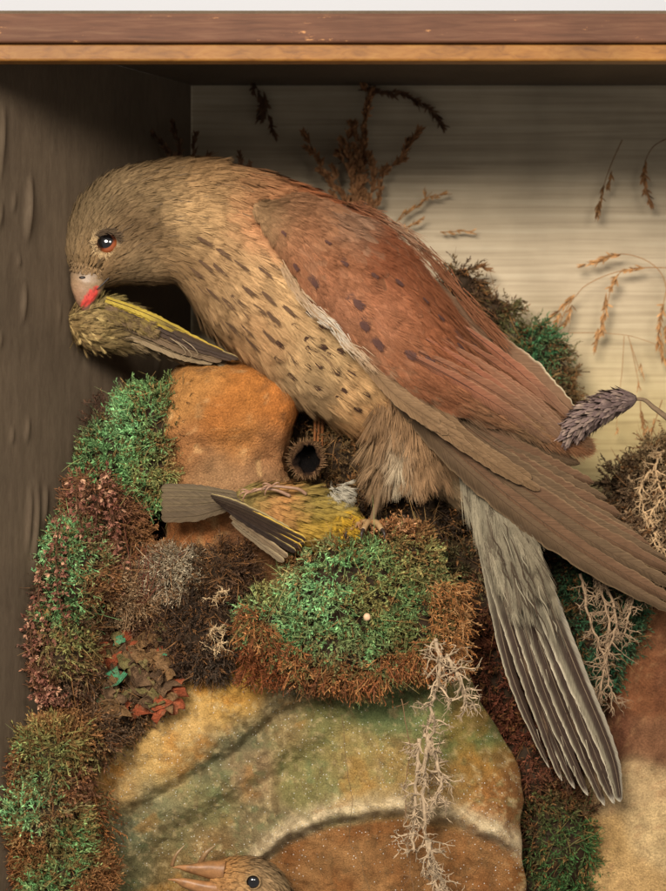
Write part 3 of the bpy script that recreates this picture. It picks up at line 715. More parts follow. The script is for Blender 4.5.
# flight feathers
tips = [(676, 614), (682, 605), (686, 592), (684, 576), (668, 560), (650, 545), (634, 532), (621, 515), (607, 499), (594, 483), (580, 464), (572, 448)]
for i, (tx, ty) in enumerate(tips):
    f = i/11
    a = np.array([372+f*96, 368+f*44, -64-f*6.]); 
    b = np.array([tx, ty, -16-26*f])
    m1 = a+(b-a)*.33+np.array([-8, 17, -5])*(1-f*.75); m2 = a+(b-a)*.66+np.array([-6, 18, -3])*(1-f*.8)
    base = lin((92-4*f+(i % 2)*6, 73-4*f, 53-3*f)); edge = lin((138, 114, 84))
    def ff(s, u_, Q, base=base, edge=edge, i=i):
        c = np.broadcast_to(base, Q.shape)*(1-.34*sstep(-.1, .7, u_)[..., None])
        bar = np.clip(np.sin(s*46+i*1.7+u_*2)*1.4-.9, 0, .5)*(u_ > .05)*.5
        c = mix(c, lin((88, 70, 54)), bar)
        e = sstep(.80, .96, np.abs(u_))
        return mix(c, edge, e*(.38+.25*vnoise(Q, .06, i)))
    vane(mb if False else (q := MB()), [a, m1, m2, b], [5, 9, 10, 10, 7, 2.5], [6, 11, 12.5, 12, 9, 3], ff, tilt=.22+.05*math.sin(i*2.3), camber=1.5, ns=90, jag=1.0, seed=i+20, shaft=.75, shaftc=lin((92, 72, 54)))
    q.build('flight_feather', M_vane, w)

# --- far wing edge, seen above the near one
fw = thing('wing', (520, 370, 20), None, None); fw.parent = kes; fw.location = np.array(fw.location)-np.array(kes.location)
for i, (pts, wl_, wr_, cc) in enumerate([([(400, 258, 30), (470, 322, 24), (530, 372, 14), (574, 412, 2)], [6, 11, 13, 5], [7, 14, 15, 4], (112, 84, 62)),
                                ([(390, 262, 20), (458, 330, 12), (515, 378, 2), (566, 420, -8)], [6, 12, 13, 6], [7, 13, 12, 4], (110, 76, 55)),
                                ([(400, 275, 8), (460, 345, -4), (510, 392, -14), (556, 432, -20)], [7, 13, 14, 6], [7, 13, 12, 4], (116, 76, 54))]):
    ff = lambda s, u_, Q, cc=cc, i=i: mix(np.broadcast_to(lin(cc), Q.shape), lin((196, 182, 150)), sstep(.80, .97, -u_)*(.75 if i == 0 else .15)*sstep(.45, .75, s)+sstep(.8, 1, np.abs(u_))*.12)
    q = MB(); vane(q, pts, wl_, wr_, ff, tilt=.15, camber=3, ns=70, jag=1.2, seed=80+i); q.build('flight_feather', M_vane, fw)
mb = MB()
P = ease([(352, 205, 6), (392, 226, 14), (430, 258, 18), (470, 306, 14), (505, 345, 6)], 200); k = rng.integers(0, 185, 700)
T = unit(P[np.minimum(k+10, 199)]-P[k]); wh = .6*np.exp(-((P[k, 0]-398)/18)**2)
strands(mb, P[k]+rng.normal(0, 3., (700, 3)), T+.10*rng.normal(size=T.shape), np.array([.3, -.4, -.8])+.4*rng.normal(size=T.shape), rng.uniform(12, 26, 700), 1.0, mix(np.broadcast_to(lin((112, 70, 48)), T.shape), lin((170, 150, 122)), wh*.6*rng.random(700)), mix(np.broadcast_to(lin((128, 86, 60)), T.shape), lin((186, 168, 140)), wh*.6))
mb.build('wing_coverts', M_pl, fw)

# long chestnut tertials closing the folded wing
for i in range(9):
    f = i/8
    a = np.array([404+f*58, 352-f*20+8*np.sin(i*1.3), 0.]); b = np.array([548+f*34, 440-6*f+5*np.sin(i*2.3), 0.])
    uv_ = [a+(b-a)*q_ for q_ in (0, .33, .66, 1)]
    PP, TT, NN = onwing([q_[:2] for q_ in uv_]); zz = PP[:, 2]-np.array([5, 7, 8, 8])
    path = [(q_[0], q_[1]-5*math.sin(k*1.05), z) for k, (q_, z) in enumerate(zip(uv_, zz))]
    c1 = lin((124+5*math.sin(i*2.7), 80, 58)); c2 = lin((104, 78, 58))
    ff = lambda s, u_, Q, c1=c1, c2=c2: mix(mix(np.broadcast_to(c1, Q.shape), c2, sstep(.35, .95, s))*(1-.25*sstep(.0, .9, u_))[..., None], lin((156, 124, 94)), sstep(.82, 1, -u_)*.35+sstep(.95, 1, s)*.2)
    q = MB(); vane(q, path, [1.5, 5, 7, 7, 4], [1.5, 5, 7, 7, 4], ff, tilt=.12, camber=1.2, ns=60, jag=.6, seed=700+i, shaft=.4, shaftc=lin((80, 52, 40)))
    q.build('tertial_feather', M_vane, w)
mb = MB(); n = 420; u = rng.uniform(.5, .93, n); v = rng.uniform(.05, 1, n); P, T, N = wfr(u, v)
feathers(mb, P+N*rng.uniform(4, 8, (n, 1)), unit(T+.06*rng.normal(size=T.shape)), N, 22, 4, c_wing(P)*.95, B=12, lift=.4, bw=.5, fringe=1.1, jit=.10)
mb.build('loose_barbs', M_pl, w)
# --- tail
tails = [  # path, width left, width right, depth offset
    ([(462, 448), (486, 560), (514, 670), (548, 768)], 5, 6),
    ([(466, 448), (493, 560), (524, 672), (561, 781)], 5, 8),
    ([(470, 448), (500, 560), (533, 680), (573, 789)], 6, 8),
    ([(474, 448), (506, 562), (542, 684), (583, 796)], 6, 9),
    ([(480, 446), (516, 566), (556, 690), (602, 806)], 8, 10),
    ([(486, 446), (525, 562), (568, 680), (614, 804)], 8, 11),
    ([(490, 446), (533, 556), (574, 664), (608, 752), (622, 802)], 8, 14)]
for i, (pts, a, b) in enumerate(tails):
    dz = [24-3.0*i*.5-4*(i % 2)+(0, -6, -10, -8)[min(j, 3)] for j in range(len(pts))]
    jx = rng.normal(0, 2.0, len(pts)); jx[0] = 0; path = [(x+jx[j_], y, -30+z) for j_, ((x, y), z) in enumerate(zip(pts, dz))]
    def ff(s, u_, Q, i=i):
        u_ = -u_
        g = np.broadcast_to(lin((116, 107, 88)), Q.shape)*(1+.14*vnoise(Q, .05, i)[..., None])
        y = Q[..., 1]
        pale = lin((186, 174, 148)); dk = lin((50, 36, 29))
        inner = sstep(-.80, -.55, u_) if i < 6 else sstep(-.6, -.35, u_)*(1-sstep(.55, .8, u_)*(y < 700)*.7)
        band = .35*sstep(500, 570, y)+.65*sstep(575, 650, y+14*np.sin(i*2.0)+6*vnoise(Q, .1, i+40))
        c = mix(g, dk, inner*band*.94*(1-(i == 6)*sstep(.4, .6, u_)))
        outer = (1-sstep(-.96, -.80, u_))
        c = mix(c, pale, outer*(.25+.65*band)*(.8+.5*vnoise(Q, .03, i+9))); c = mix(c, lin((150, 140, 122)), (i == 6)*sstep(.45, .7, u_)*.7)
        tip = sstep(.955, .99, s)
        c = mix(c, lin((200, 190, 168)), tip*.6)
        bars = np.clip(np.sin(y/9.5+u_*1.5)-.35, 0, 1)*sstep(.1, .5, u_)*sstep(560, 600, y)*(i % 3 == 1)
        return mix(c, lin((150, 122, 92)), bars*.6)
    q = MB(); vane(q, path, [a*.9, a*1.5, a*1.3, a*1.0, a*.35], [b*.9, b*1.2, b*1.1, b*.8, b*.35], ff, tilt=-.28+.14*math.sin(i*2.9), camber=1.4, ns=110, jag=.5, seed=50+i, shaft=.7, shaftc=lin((118, 102, 82)))
    q.build('tail_feather', M_vane, kes)
# tail coverts: soft grey ruffled feathers from the rump
mb = MB()
n = 620
a = rng.uniform(0, 1, n); b = rng.uniform(-1, 1, n); 
cx = 473+a*49; cy = 440+a*135; hwid = np.interp(a, [0, .4, 1], [20, 29, 26])
dpt = -34-9*(1-b**2)-3*rng.random(n)+8*(1-a)
P = np.stack([cx+b*hwid*.93, cy-b*hwid*.30, dpt], -1)
T = unit(np.stack([.34+0*b+.10*rng.normal(size=n)-.05*b, np.ones(n), .02*np.ones(n)], -1)); N = unit(np.stack([b*.55, -.12+0*b, -np.ones(n)], -1)+.18*rng.normal(size=(n, 3)))
o_ = np.argsort(-a)
keep = (rng.random(n) < 1.15-.95*a)
o_ = o_[keep[o_]]
cc = mix(np.broadcast_to(lin((116, 107, 88)), P.shape), lin((136, 126, 104)), (sstep(.1, .9, -b)*.8))
cc = mix(cc, lin((120, 109, 88)), sstep(0, .5, b)*.6); cc = mix(cc, lin((74, 62, 50)), (rng.random(n) < .16)*.75)
feathers(mb, P[o_], T[o_], N[o_], rng.uniform(30, 58, len(o_)), 7, cc[o_], B=44, lift=1., bw=.7, fringe=1.05, jit=.08)
mb.build('tail_coverts', M_pl, kes)

# --- thigh and vent feathers
mb = MB()
n = 520
a = rng.uniform(0, 1, n); b = rng.uniform(-1, 1, n)
root = np.stack([409+b*(36-14*a)+a*5, 392+a*74-6*b*a, -44-12*(1-b*b)+14*a], -1)
T = unit(np.stack([b*.20+.10+.20*rng.normal(size=n), np.ones(n), .25*np.ones(n)+.2*rng.normal(size=n)], -1))
wht = np.exp(-(((root[:, 0]-398)/7)**2))*sstep(.3, .7, a)
cc = mix(np.broadcast_to(lin((134, 104, 74)), root.shape), lin((192, 176, 146)), wht*.75); cc = cc*(1-.25*np.abs(b))[:, None]; cc = mix(cc, lin((112, 88, 64)), (rng.random(n) < .15)*.6)
o_ = np.argsort(-a)
feathers(mb, root[o_], T[o_], np.broadcast_to([0, -.2, -1.], root.shape)+.3*rng.normal(size=root.shape), rng.uniform(20, 46, n), 8, cc[o_], B=24, lift=1.5, bw=.6, fringe=1.15, jit=.10)
# leading tuft towards the perch
n = 150
root = np.stack([rng.uniform(374, 402, n), rng.uniform(425, 472, n), rng.uniform(-34, 0, n)], -1)
T = unit(np.stack([-.25+.28*rng.normal(size=n), np.ones(n), .1*rng.normal(size=n)], -1))
feathers(mb, root, T, np.broadcast_to([-.2, -.2, -1.], root.shape)+.25*rng.normal(size=root.shape), rng.uniform(20, 44, n), 6, lin((118, 94, 68)), B=20, lift=2, bw=.7, fringe=1.1, jit=.12)
mb.build('thigh_feathers', M_pl, kes)
# legs and toes
for (hx, hy, hd_, fx_, fy_, fd) in ((384, 468, -12, 371, 524, -58), (404, 478, 14, 402, 548, 2)):
    q = MB(); tube(q, [(hx, hy, hd_), ((hx+fx_)/2+1, (hy+fy_)/2, (hd_+fd)/2), (fx_, fy_, fd)], [4.6, 3.0, 3.2], lin((110, 88, 64)), sides=10, n=14)
    lg = q.build('leg', M_horn, kes)
    for ang in (-2.6, -1.9, -1.1, 1.2):
        dx, dd_ = math.cos(ang), math.sin(ang)
        q = MB(); tube(q, [(fx_, fy_-1, fd), (fx_+dx*12, fy_-1, fd+dd_*12), (fx_+dx*24, fy_+6, fd+dd_*22)], [4, 3.4, 2.8], lin((152, 122, 84)), sides=8, n=12)
        tube(q, [(fx_+dx*23, fy_+5, fd+dd_*21), (fx_+dx*29, fy_+9, fd+dd_*27), (fx_+dx*30, fy_+16, fd+dd_*28)], [2.4, 1.6, .3], lin((50, 40, 34)), sides=7, n=10)
        q.build('toe', M_horn, lg)

# --- eye
pe, te, ne = onbody([(107, 243)]); pe = pe[0]; ne = unit(ne[0]*[.5, .3, 1]); 
ec = pe+np.array([0, 0, 3.4])
pu = unit(np.array([-.20, -.26, -1.]))
def eyec(P, n):
    a = (n@pu)
    c = np.broadcast_to(lin((52, 26, 16)), P.shape)
    c = mix(c, lin((150, 76, 38)), sstep(.05, .5, n[..., 1]*.8+n[..., 0]*.55))
    return mix(c, lin((8, 6, 6)), sstep(.70, .76, a))
q = MB(); ellipsoid(q, ec, (11.2, 11.2, 9.2), eyec, 60, 90); eye = q.build('eye', M_eye, kes)
q = MB()
th = np.linspace(0, 2*np.pi, 40)
ring = np.stack([ec[0]+10.9*np.cos(th), ec[1]+10.6*np.sin(th), np.full(40, ec[2]-3.0)], -1)
tube(q, ring, 1.2, lin((96, 72, 52)), sides=8)
n = 620; th = rng.uniform(0, 2*np.pi, n); R = rng.uniform(9.6, 15, n)
P = np.stack([ec[0]+R*np.cos(th), ec[1]+R*np.sin(th), ec[2]-4.6+(R-9.6)*.35], -1)
pale = sstep(-.1, .8, np.cos(th-2.35)); dk_ = sstep(.2, .9, np.cos(th+1.0))
cc = mix(np.broadcast_to(lin((140, 118, 88)), P.shape), lin((176, 148, 108)), pale*(rng.random(len(P)) < .7)); cc = mix(cc, lin((66, 54, 42)), dk_*.8)
T = unit(np.stack([np.cos(th)+.5, np.sin(th)-.2, .25+0*th], -1)+.25*rng.normal(size=P.shape))
strands(q, P, T, np.broadcast_to([0, 0, -1.], P.shape)+.2*rng.normal(size=P.shape), rng.uniform(3, 6.5, n), .8, cc, cc*.9, curl=-.1)
q.build('eye_ring', M_pl, kes)
# brow: dark little feathers above and behind the eye
# --- beak
q = MB()
BK_ = Loft([(72, 266, 108, 278, -14, 14), (70.5, 277, 105, 286, -16, 13), (71, 286, 102, 292, -17, 11), (73.5, 295, 97, 299, -18, 9), (77, 303, 93, 305, -18, 7), (81, 309, 90, 311, -18, 4.5), (84.5, 315, 88, 316, -18, 1.2)], .9)
bc = cmap([(78, 270, 122, 102, 78), (95, 272, 120, 98, 74), (80, 282, 146, 120, 92), (98, 282, 130, 106, 76), (76, 292, 150, 116, 88), (80, 300, 132, 96, 74), (86, 310, 74, 48, 40)], 8)
def bcol(P):
    c = bc(P); n = fbm(P, .16, 71); c = mix(c, lin((132, 108, 84)), np.clip(n*1.4-.1, 0, .5))
    # red paint on the cutting edge
    q_ = P[..., :2]-np.array([90., 297.]); ax = np.array([.62, -.78]); s_ = q_@ax; r_ = q_@np.array([.78, .62])
    m = sstep(1.0, .6, np.hypot(s_/15, r_/5.8)+.35*fbm(P, .3, 5))*.92 
    st = np.clip(vnoise(np.stack([r_*.9, s_*.12, 0*s_], -1), 1, 3), 0, 1)
    c = mix(c, mix(np.broadcast_to(lin((200, 62, 54)), P.shape), lin((120, 36, 30)), st), m*(P[..., 2] < -8))
    return c
BK_.mesh(q, 60, 60, bcol, disp=lambda P: .6*fbm(P, .2, 9))
beak = q.build('beak', M_horn, kes)
q = MB(); ellipsoid(q, (82.5, 277.5, -28.2), (3.4, 1.5, 1.2), lin((34, 24, 18)), 10, 14); q.build('nostril', M_horn, beak)
q = MB(); 
gx_ = np.array([(97, 289.5), (103, 284), (110, 277), (117, 272), (123, 268)]); gd_ = onbody(gx_)[0][:, 2]; gd_[0] = -26; gd_[1] = min(gd_[1], -25)
gp = [(x, y, z-1.6) for (x, y), z in zip(gx_, gd_)]
tube(q, [(x, y, z+.9) for x, y, z in gp], [.5, .9, .8, .5, .1], lin((36, 24, 18)), sides=6, n=24)
q.build('gape', M_horn, beak)

# small feathers running from the forehead onto the base of the beak
mb = MB(); n = 420; th = rng.uniform(.0, np.pi, n); tt9 = rng.uniform(.05, .5, n)
P, T, N = KB.fr(tt9, th); P2, _, N2 = BK_.fr(rng.uniform(.0, .8, n), th)
kk = (P2[:, 1] < 279) | (P2[:, 0] > 97)
P2, N2 = P2[kk], N2[kk]
feathers(mb, P2+N2*.4+np.array([0, -7, 0]), np.array([-.1, 1., 0])+.3*rng.normal(size=P2.shape), N2, 4.5, 1.0, mix(c_body(P2), lin((120, 98, 74)), rng.random(len(P2))*.6), B=9, lift=.1, bw=.4, jit=.1)
mb.build('forehead_feathers', M_pl, kes)

# brow and lores
mb = MB(); n = 200; th = rng.uniform(-2.5, -.2, n); R = rng.uniform(10.5, 15, n)
P = np.stack([ec[0]+R*np.cos(th), ec[1]+R*np.sin(th)*.95, ec[2]-6.5+(R-10.5)*.5], -1)
strands(mb, P, np.array([.9, .05, .1])+.25*rng.normal(size=P.shape), np.broadcast_to([0, -.3, -1.], P.shape)+.2*rng.normal(size=P.shape), rng.uniform(5, 10, n), .8, lin((62, 50, 38)), lin((92, 76, 58)), curl=.05)
mb.build('brow', M_pl, kes)
# ruffled strands on the upper tail, the dark ones standing for shaded gaps
mb = MB(); n = 30
for j in range(n):
    a = rng.uniform(.62, 1.6); b = rng.uniform(-.8, .8); x = 473+a*49+b*24; y = 440+a*125
    L = rng.uniform(16, 46); wv = rng.uniform(2, 5)
    pts = [(x, y, -49), (x+L*.10+wv*rng.choice([-1, 1])*.5, y+L*.33, -50), (x+L*.26, y+L*.66, -50), (x+L*.36, y+L, -47)]
    tube(mb, pts, [.2, .75, .6, .1], lin((70, 58, 46)) if j % 4 else lin((140, 130, 108)), sides=5, n=14)
mb.build('tail_gap_ruffles', M_pl, kes)

mb = MB(); n = 120; yv = rng.uniform(560, 785, n); fr_t = (yv-446)/350; lo_x = 462+(yv-446)*.262; hi_x = 492+(yv-446)*.372
xv = lo_x+(hi_x-lo_x)*rng.random(n)
P = np.stack([xv, yv, -38-6*rng.random(n)], -1); gr = sstep(600, 680, yv)
C = mix(np.broadcast_to(lin((112, 104, 86)), P.shape), lin((58, 44, 35)), gr); C = mix(C, lin((170, 158, 132)), (rng.random(n) < .16)*.8)
strands(mb, P, np.array([.31, 1, 0])+.07*rng.normal(size=P.shape), np.broadcast_to([0, 0, -1.], P.shape)+.3*rng.normal(size=P.shape), rng.uniform(10, 26, n), .6, C, C, k=4, curl=rng.normal(0, .06, n))
mb.build('tail_barbs', M_pl, kes)
# ------------------------------------------------------------------ finch held in the beak
def fluff(mb, LT, n, t0, t1, size, colf, wid=.4, B=18, jit=.14, tj=.22, dark=None, darkc=None, lift=1.5, bw=.75, fringe=1.2, thr=(0, 2*np.pi)):
    t = rng.uniform(t0, t1, n); th = rng.uniform(thr[0], thr[1], n); t = -np.sort(-t)
    P, T, N = LT.fr(t, th); T = unit(T+tj*rng.normal(size=T.shape))
    dk = None if dark is None else np.where(rng.random(n) < dark, 1, 0)
    feathers(mb, P+N*.3, T, N, size*rng.uniform(.8, 1.2, n), size*wid, colf(P), B=B, lift=lift, bw=bw, fringe=fringe, jit=jit, dark=dk, darkc=darkc)
fin = thing('caught_finch', (90, 350, -8), 'small olive finch with a yellow-edged wing hanging limp from the hooked beak', 'songbird')
F1 = Loft([(67, 316, 70, 330, -6, 7), (78, 304, 80, 344, -6, 13), (95, 299, 99, 350, -5, 15), (113, 297, 117, 350, -4, 15), (140, 308, 138, 352, -3, 13), (168, 328, 166, 356, -3, 10), (194, 346, 192, 362, -3, 7), (212, 356, 210, 363, -3, 3)])
cf = cmap([(70, 322, 128, 104, 66), (85, 320, 142, 120, 78), (82, 338, 138, 112, 74), (100, 335, 120, 100, 62), (110, 308, 122, 106, 62), (125, 325, 112, 94, 66), (150, 335, 112, 95, 70), (180, 352, 128, 110, 84), (100, 348, 120, 100, 66)], 9)
mb = MB(); F1.mesh(mb, 50, 40, lambda P: cf(P)*.5, shrink=1.5); mb.build('body', M_skin, fin)
mb = MB()
fluff(mb, F1, 1100, 0.2, 7, 15, cf, tj=.2, dark=.2, darkc=lin((58, 46, 34)), wid=.22, B=22, bw=.5, lift=.6, fringe=1.1)
fluff(mb, F1, 260, .1, 2.6, 13, lambda P: mix(cf(P), lin((182, 158, 104)), rng.random(len(P))*.7), tj=.45, lift=1, wid=.2, bw=.4)
mb.build('plumage', M_pl, fin)
fwn = thing('wing', (120, 320, -16), None, None); fwn.parent = fin; fwn.location = np.array(fwn.location)-np.array(fin.location)
spec = [([(118, 330, -14), (150, 343, -16), (180, 355, -16), (213, 363, -14)], 4, 5, (124, 106, 80), (160, 140, 108)),
        ([(116, 322, -18), (150, 335, -20), (185, 350, -19), (222, 361, -16)], 4, 5, (98, 80, 60), (150, 128, 92)),
        ([(122, 318, -21), (155, 330, -22), (190, 345, -20), (232, 360, -16)], 4, 4, (66, 52, 42), (150, 132, 96)),
        ([(124, 312, -23), (158, 326, -24), (196, 344, -21), (239, 359, -16)], 4, 4, (60, 48, 40), (160, 140, 92)),
        ([(120, 308, -25), (155, 321, -26), (190, 338, -23), (226, 354, -17)], 4, 4, (66, 52, 38), (190, 158, 66)),
        ([(110, 301, -26), (140, 313, -27), (172, 328, -25), (210, 346, -19)], 4, 4, (154, 130, 46), (160, 138, 58)),
        ([(106, 299, -27), (132, 308, -29), (160, 320, -27), (192, 336, -21)], 3.6, 4, (156, 134, 54), (142, 122, 50))]
for i, (pts, a, b, c1, c2) in enumerate(spec):
    def ff(s, u_, Q, c1=c1, c2=c2, i=i):
        c = np.broadcast_to(lin(c1), Q.shape)
        c = mix(c, lin(c2), sstep(.5, .9, -u_)*.9)
        if i >= 4: c = mix(c, lin((62, 50, 40)), sstep(.45, .85, s)*sstep(-.5, .2, u_)*.85+sstep(.2, .9, u_)*.5*(i == 4))
        return c
    q = MB(); vane(q, pts, [a*.8, a, a, a*.6], [b*.8, b, b, b*.6], ff, tilt=-.25, camber=.9, ns=60, nu=9, jag=.5, seed=120+i, shaft=.45, shaftc=lin((70, 54, 36))); q.build('flight_feather', M_vane, fwn)
mb = MB()
k = 220; P = np.stack([rng.uniform(104, 150, k), np.zeros(k), rng.uniform(-27, -22, k)], -1); P[:, 1] = 300+(P[:, 0]-104)*.38+rng.uniform(2, 16, k)
feathers(mb, P, np.array([.9, .42, 0])+.15*rng.normal(size=P.shape), np.broadcast_to([0, 0, -1.], P.shape)+.1*rng.normal(size=P.shape), 12, 4.5, mix(np.broadcast_to(lin((116, 98, 56)), P.shape), lin((96, 78, 58)), rng.random(k)), B=16, lift=1, bw=.7)
mb.build('wing_coverts', M_pl, fwn)
# bony foot of the finch under its wing
q = MB()
for dx, dy in ((0, 0), (6, 3), (12, 1)):
    tube(q, [(170+dx, 338+dy, -24), (180+dx, 345+dy, -28), (186+dx, 353+dy, -27), (180+dx, 356+dy, -24)], [.6, .55, .3], lin((130, 112, 86)), sides=6, n=12)
q.build('foot', M_horn, fin)

# ------------------------------------------------------------------ finch lying on the moss
f2 = thing('dead_finch', (300, 545, -55), 'yellow and olive finch lying on its back behind the green moss cushion', 'songbird')
F2 = Loft([(236, 490, 236, 508, -48, 7), (254, 486, 254, 522, -50, 17), (276, 484, 276, 540, -50, 25), (302, 484, 302, 550, -50, 29), (326, 490, 326, 550, -50, 26), (343, 499, 343, 544, -50, 19), (353, 512, 352, 532, -50, 8)])
c2_ = cmap([(238, 497, 128, 112, 66), (254, 495, 140, 118, 66), (262, 510, 168, 120, 72), (275, 500, 164, 116, 68), (285, 515, 152, 114, 62), (300, 500, 128, 108, 58), (312, 510, 132, 110, 50), (330, 525, 156, 124, 46), (346, 520, 172, 138, 46), (335, 500, 150, 132, 76), (300, 535, 168, 134, 56), (270, 535, 160, 120, 74)], 9)
mb = MB(); F2.mesh(mb, 50, 40, lambda P: c2_(P)*.6, shrink=1.5); mb.build('body', M_skin, f2)
mb = MB(); fluff(mb, F2, 1500, .1, 6, 17, c2_, tj=.12, dark=.04, darkc=lin((90, 76, 50)), fringe=1.08, jit=.07, wid=.22, bw=.5, lift=.5, B=24)
k = 130; P = np.stack([rng.uniform(334, 352, k), rng.uniform(512, 536, k), rng.uniform(-70, -55, k)], -1)
feathers(mb, P, np.array([.35, .6, -.2])+.3*rng.normal(size=P.shape), np.broadcast_to([0, 0, -1.], P.shape)+.3*rng.normal(size=P.shape), 16, 4, lin((178, 140, 46)), B=14, lift=1.5, bw=.5)
k = 60; P = np.stack([rng.uniform(326, 346, k), rng.uniform(484, 500, k), rng.uniform(-66, -50, k)], -1)
feathers(mb, P, np.array([.7, .5, -.2])+.35*rng.normal(size=P.shape), np.broadcast_to([0, -.5, -1.], P.shape)+.3*rng.normal(size=P.shape), 15, 4, lin((150, 142, 124)), B=12, lift=3, bw=.6)
mb.build('plumage', M_pl, f2)
for i, (y0, y1, dd_) in enumerate([(497, 490, -50), (499, 497, -53), (501, 504, -56), (503, 511, -59), (504, 516, -62)]):
    q = MB(); ff = lambda s, u_, Q, i=i: mix(np.broadcast_to(lin((98-4*i, 84-4*i, 62-3*i)), Q.shape), lin((74, 62, 48)), sstep(.1, .8, u_)*.6)
    vane(q, [(248, y0, dd_), (222, (y0+y1)/2-1, dd_-1), (196, y1, dd_-1), (161, y1+(i-2)*.8, dd_+2)], [2.5, 4, 5.5, 5], [2.5, 4, 5.5, 5], ff, tilt=.2, camber=.8, ns=50, nu=9, jag=.5, seed=150+i, shaft=.5); q.build('tail_feather', M_vane, f2)
fw2 = thing('wing', (230, 515, -72), None, None); fw2.parent = f2; fw2.location = np.array(fw2.location)-np.array(f2.location)
for i, (pts, c1, c2) in enumerate([([(232, 522, -70), (250, 536, -72), (284, 562, -72)], (116, 100, 78), (150, 132, 100)), ([(230, 516, -73), (252, 531, -76), (288, 557, -74)], (112, 94, 72), (150, 130, 98)),
                           ([(220, 504, -76), (250, 524, -80), (296, 552, -76)], (48, 38, 32), (150, 130, 80)), ([(216, 501, -78), (250, 519, -82), (302, 548, -78)], (52, 40, 32), (196, 158, 60)),
                           ([(214, 499, -80), (250, 515, -84), (305, 544, -79)], (52, 40, 32), (200, 164, 64)), ([(212, 497, -82), (248, 511, -86), (306, 540, -80)], (56, 44, 34), (190, 156, 70)), ([(211, 495, -83), (240, 505, -87), (290, 530, -82)], (66, 54, 42), (150, 132, 90))]):
    q = MB(); ff = lambda s, u_, Q, c1=c1, c2=c2: mix(np.broadcast_to(lin(c1), Q.shape), lin(c2), sstep(.45, .8, -u_))
    vane(q, pts, [1.5, 3.4, 3.6, 3], [1.5, 3.2, 3.6, 3], ff, tilt=.3, camber=.7, ns=50, nu=9, jag=.5, seed=160+i, shaft=.5); q.build('flight_feather', M_vane, fw2)
for j, pts in enumerate([[(290, 496, -76), (276, 490, -80), (262, 489, -80), (250, 492, -78)], [(306, 494, -76), (298, 489, -81), (284, 487, -84), (272, 486, -84)]]):
    q = MB(); tube(q, pts, [1.9, 1.6, 1.5], lin((150, 116, 92)), sides=7, n=20)
    ex, ey_, ez = pts[-1]
    for (ax, ay) in ((-9, -3), (-10, 2), (-7, 6), (7, -4)):
        tube(q, [(ex, ey_, ez), (ex+ax*.6, ey_+ay*.5-1, ez-3), (ex+ax, ey_+ay+1, ez-2), (ex+ax*.95, ey_+ay+4, ez)], [1.2, .9, .3], lin((146, 110, 86)), sides=6, n=12)
    q.build('leg', M_horn, f2)

# ------------------------------------------------------------------ gaping chick at the bottom edge
ch = thing('nestling', (250, 960, -70), 'brown nestling with round black eye and wide open orange beak below the rock fold', 'nestling')
F3 = Loft([(212, 864, 206, 896, -62, 14), (228, 858, 218, 908, -62, 24), (250, 856, 236, 925, -62, 33), (272, 864, 245, 950, -60, 37), (290, 884, 240, 968, -58, 38), (300, 915, 232, 985, -58, 38), (300, 950, 230, 1000, -58, 32)])
c3 = cmap([(215, 872, 172, 124, 74), (230, 868, 150, 112, 68), (255, 860, 128, 104, 74), (280, 875, 118, 98, 70), (240, 885, 152, 118, 78), (265, 890, 140, 112, 78), (215, 890, 150, 110, 70)], 10)
mb = MB(); F3.mesh(mb, 60, 50, lambda P: c3(P)*.75, shrink=1.2); mb.build('body', M_skin, ch)
mb = MB(); t_ = rng.uniform(.1, 6, 1900); h_ = rng.uniform(-.2, np.pi+.4, 1900); P, T, N = F3.fr(-np.sort(-t_), h_)
kp = np.hypot(P[:, 0]-253, P[:, 1]-882) > 9; P, T, N = P[kp], T[kp], N[kp]
feathers(mb, P, unit(T+.12*rng.normal(size=T.shape)), N, 10, 2, c3(P)*1.1, B=16, lift=.2, bw=.5, fringe=1.1, dark=np.where(rng.random(len(P)) < .1, 1, 0), darkc=lin((88, 68, 46)))
mb.build('plumage', M_pl, ch)
_tt2, _hh2 = np.meshgrid(np.linspace(0, 5, 120), np.linspace(0, np.pi, 100), indexing='ij'); _Q, _, _ = F3.fr(_tt2, _hh2); _Q = _Q.reshape(-1, 3)
dq = _Q[np.argmin(((_Q[:, :2]-[253, 882])**2).sum(1)), 2]
q = MB(); ellipsoid(q, (253, 882, dq+1), (7.2, 7.2, 6), lin((12, 9, 8)), 30, 40); q.build('eye', M_eye, ch)
q = MB(); th = np.linspace(0, 2*np.pi, 30); tube(q, np.stack([253+7.2*np.cos(th), 882+7.0*np.sin(th), dq-.6+0*th], -1), 1.0, lin((140, 114, 80)), sides=8); q.build('eye_ring', M_skin, ch)
for nm, sec in (('upper_beak', [(226, 860, 222, 884, -70, 16), (208, 861, 206, 878, -72, 10), (190, 864, 189, 873, -73, 6), (180, 865, 179, 869, -73, 3), (173, 867, 173, 868, -73, .6)]),
                ('lower_beak', [(224, 880, 222, 904, -70, 15), (206, 881, 205, 896, -72, 9), (186, 878, 184, 888, -72, 6.5), (177, 878, 175, 882, -73, 3), (168, 879, 168, 880, -73, .6)])):
    q = MB(); Loft(sec, .85).mesh(q, 40, 30, lambda P: mix(np.broadcast_to(lin((150, 106, 66)), P.shape), lin((108, 76, 48)), np.clip(fbm(P, .12, 3)*1.4+.2, 0, .8)), disp=lambda P: .5*fbm(P*[.5, 2, 1], .2, 4)); q.build(nm, M_horn, ch)
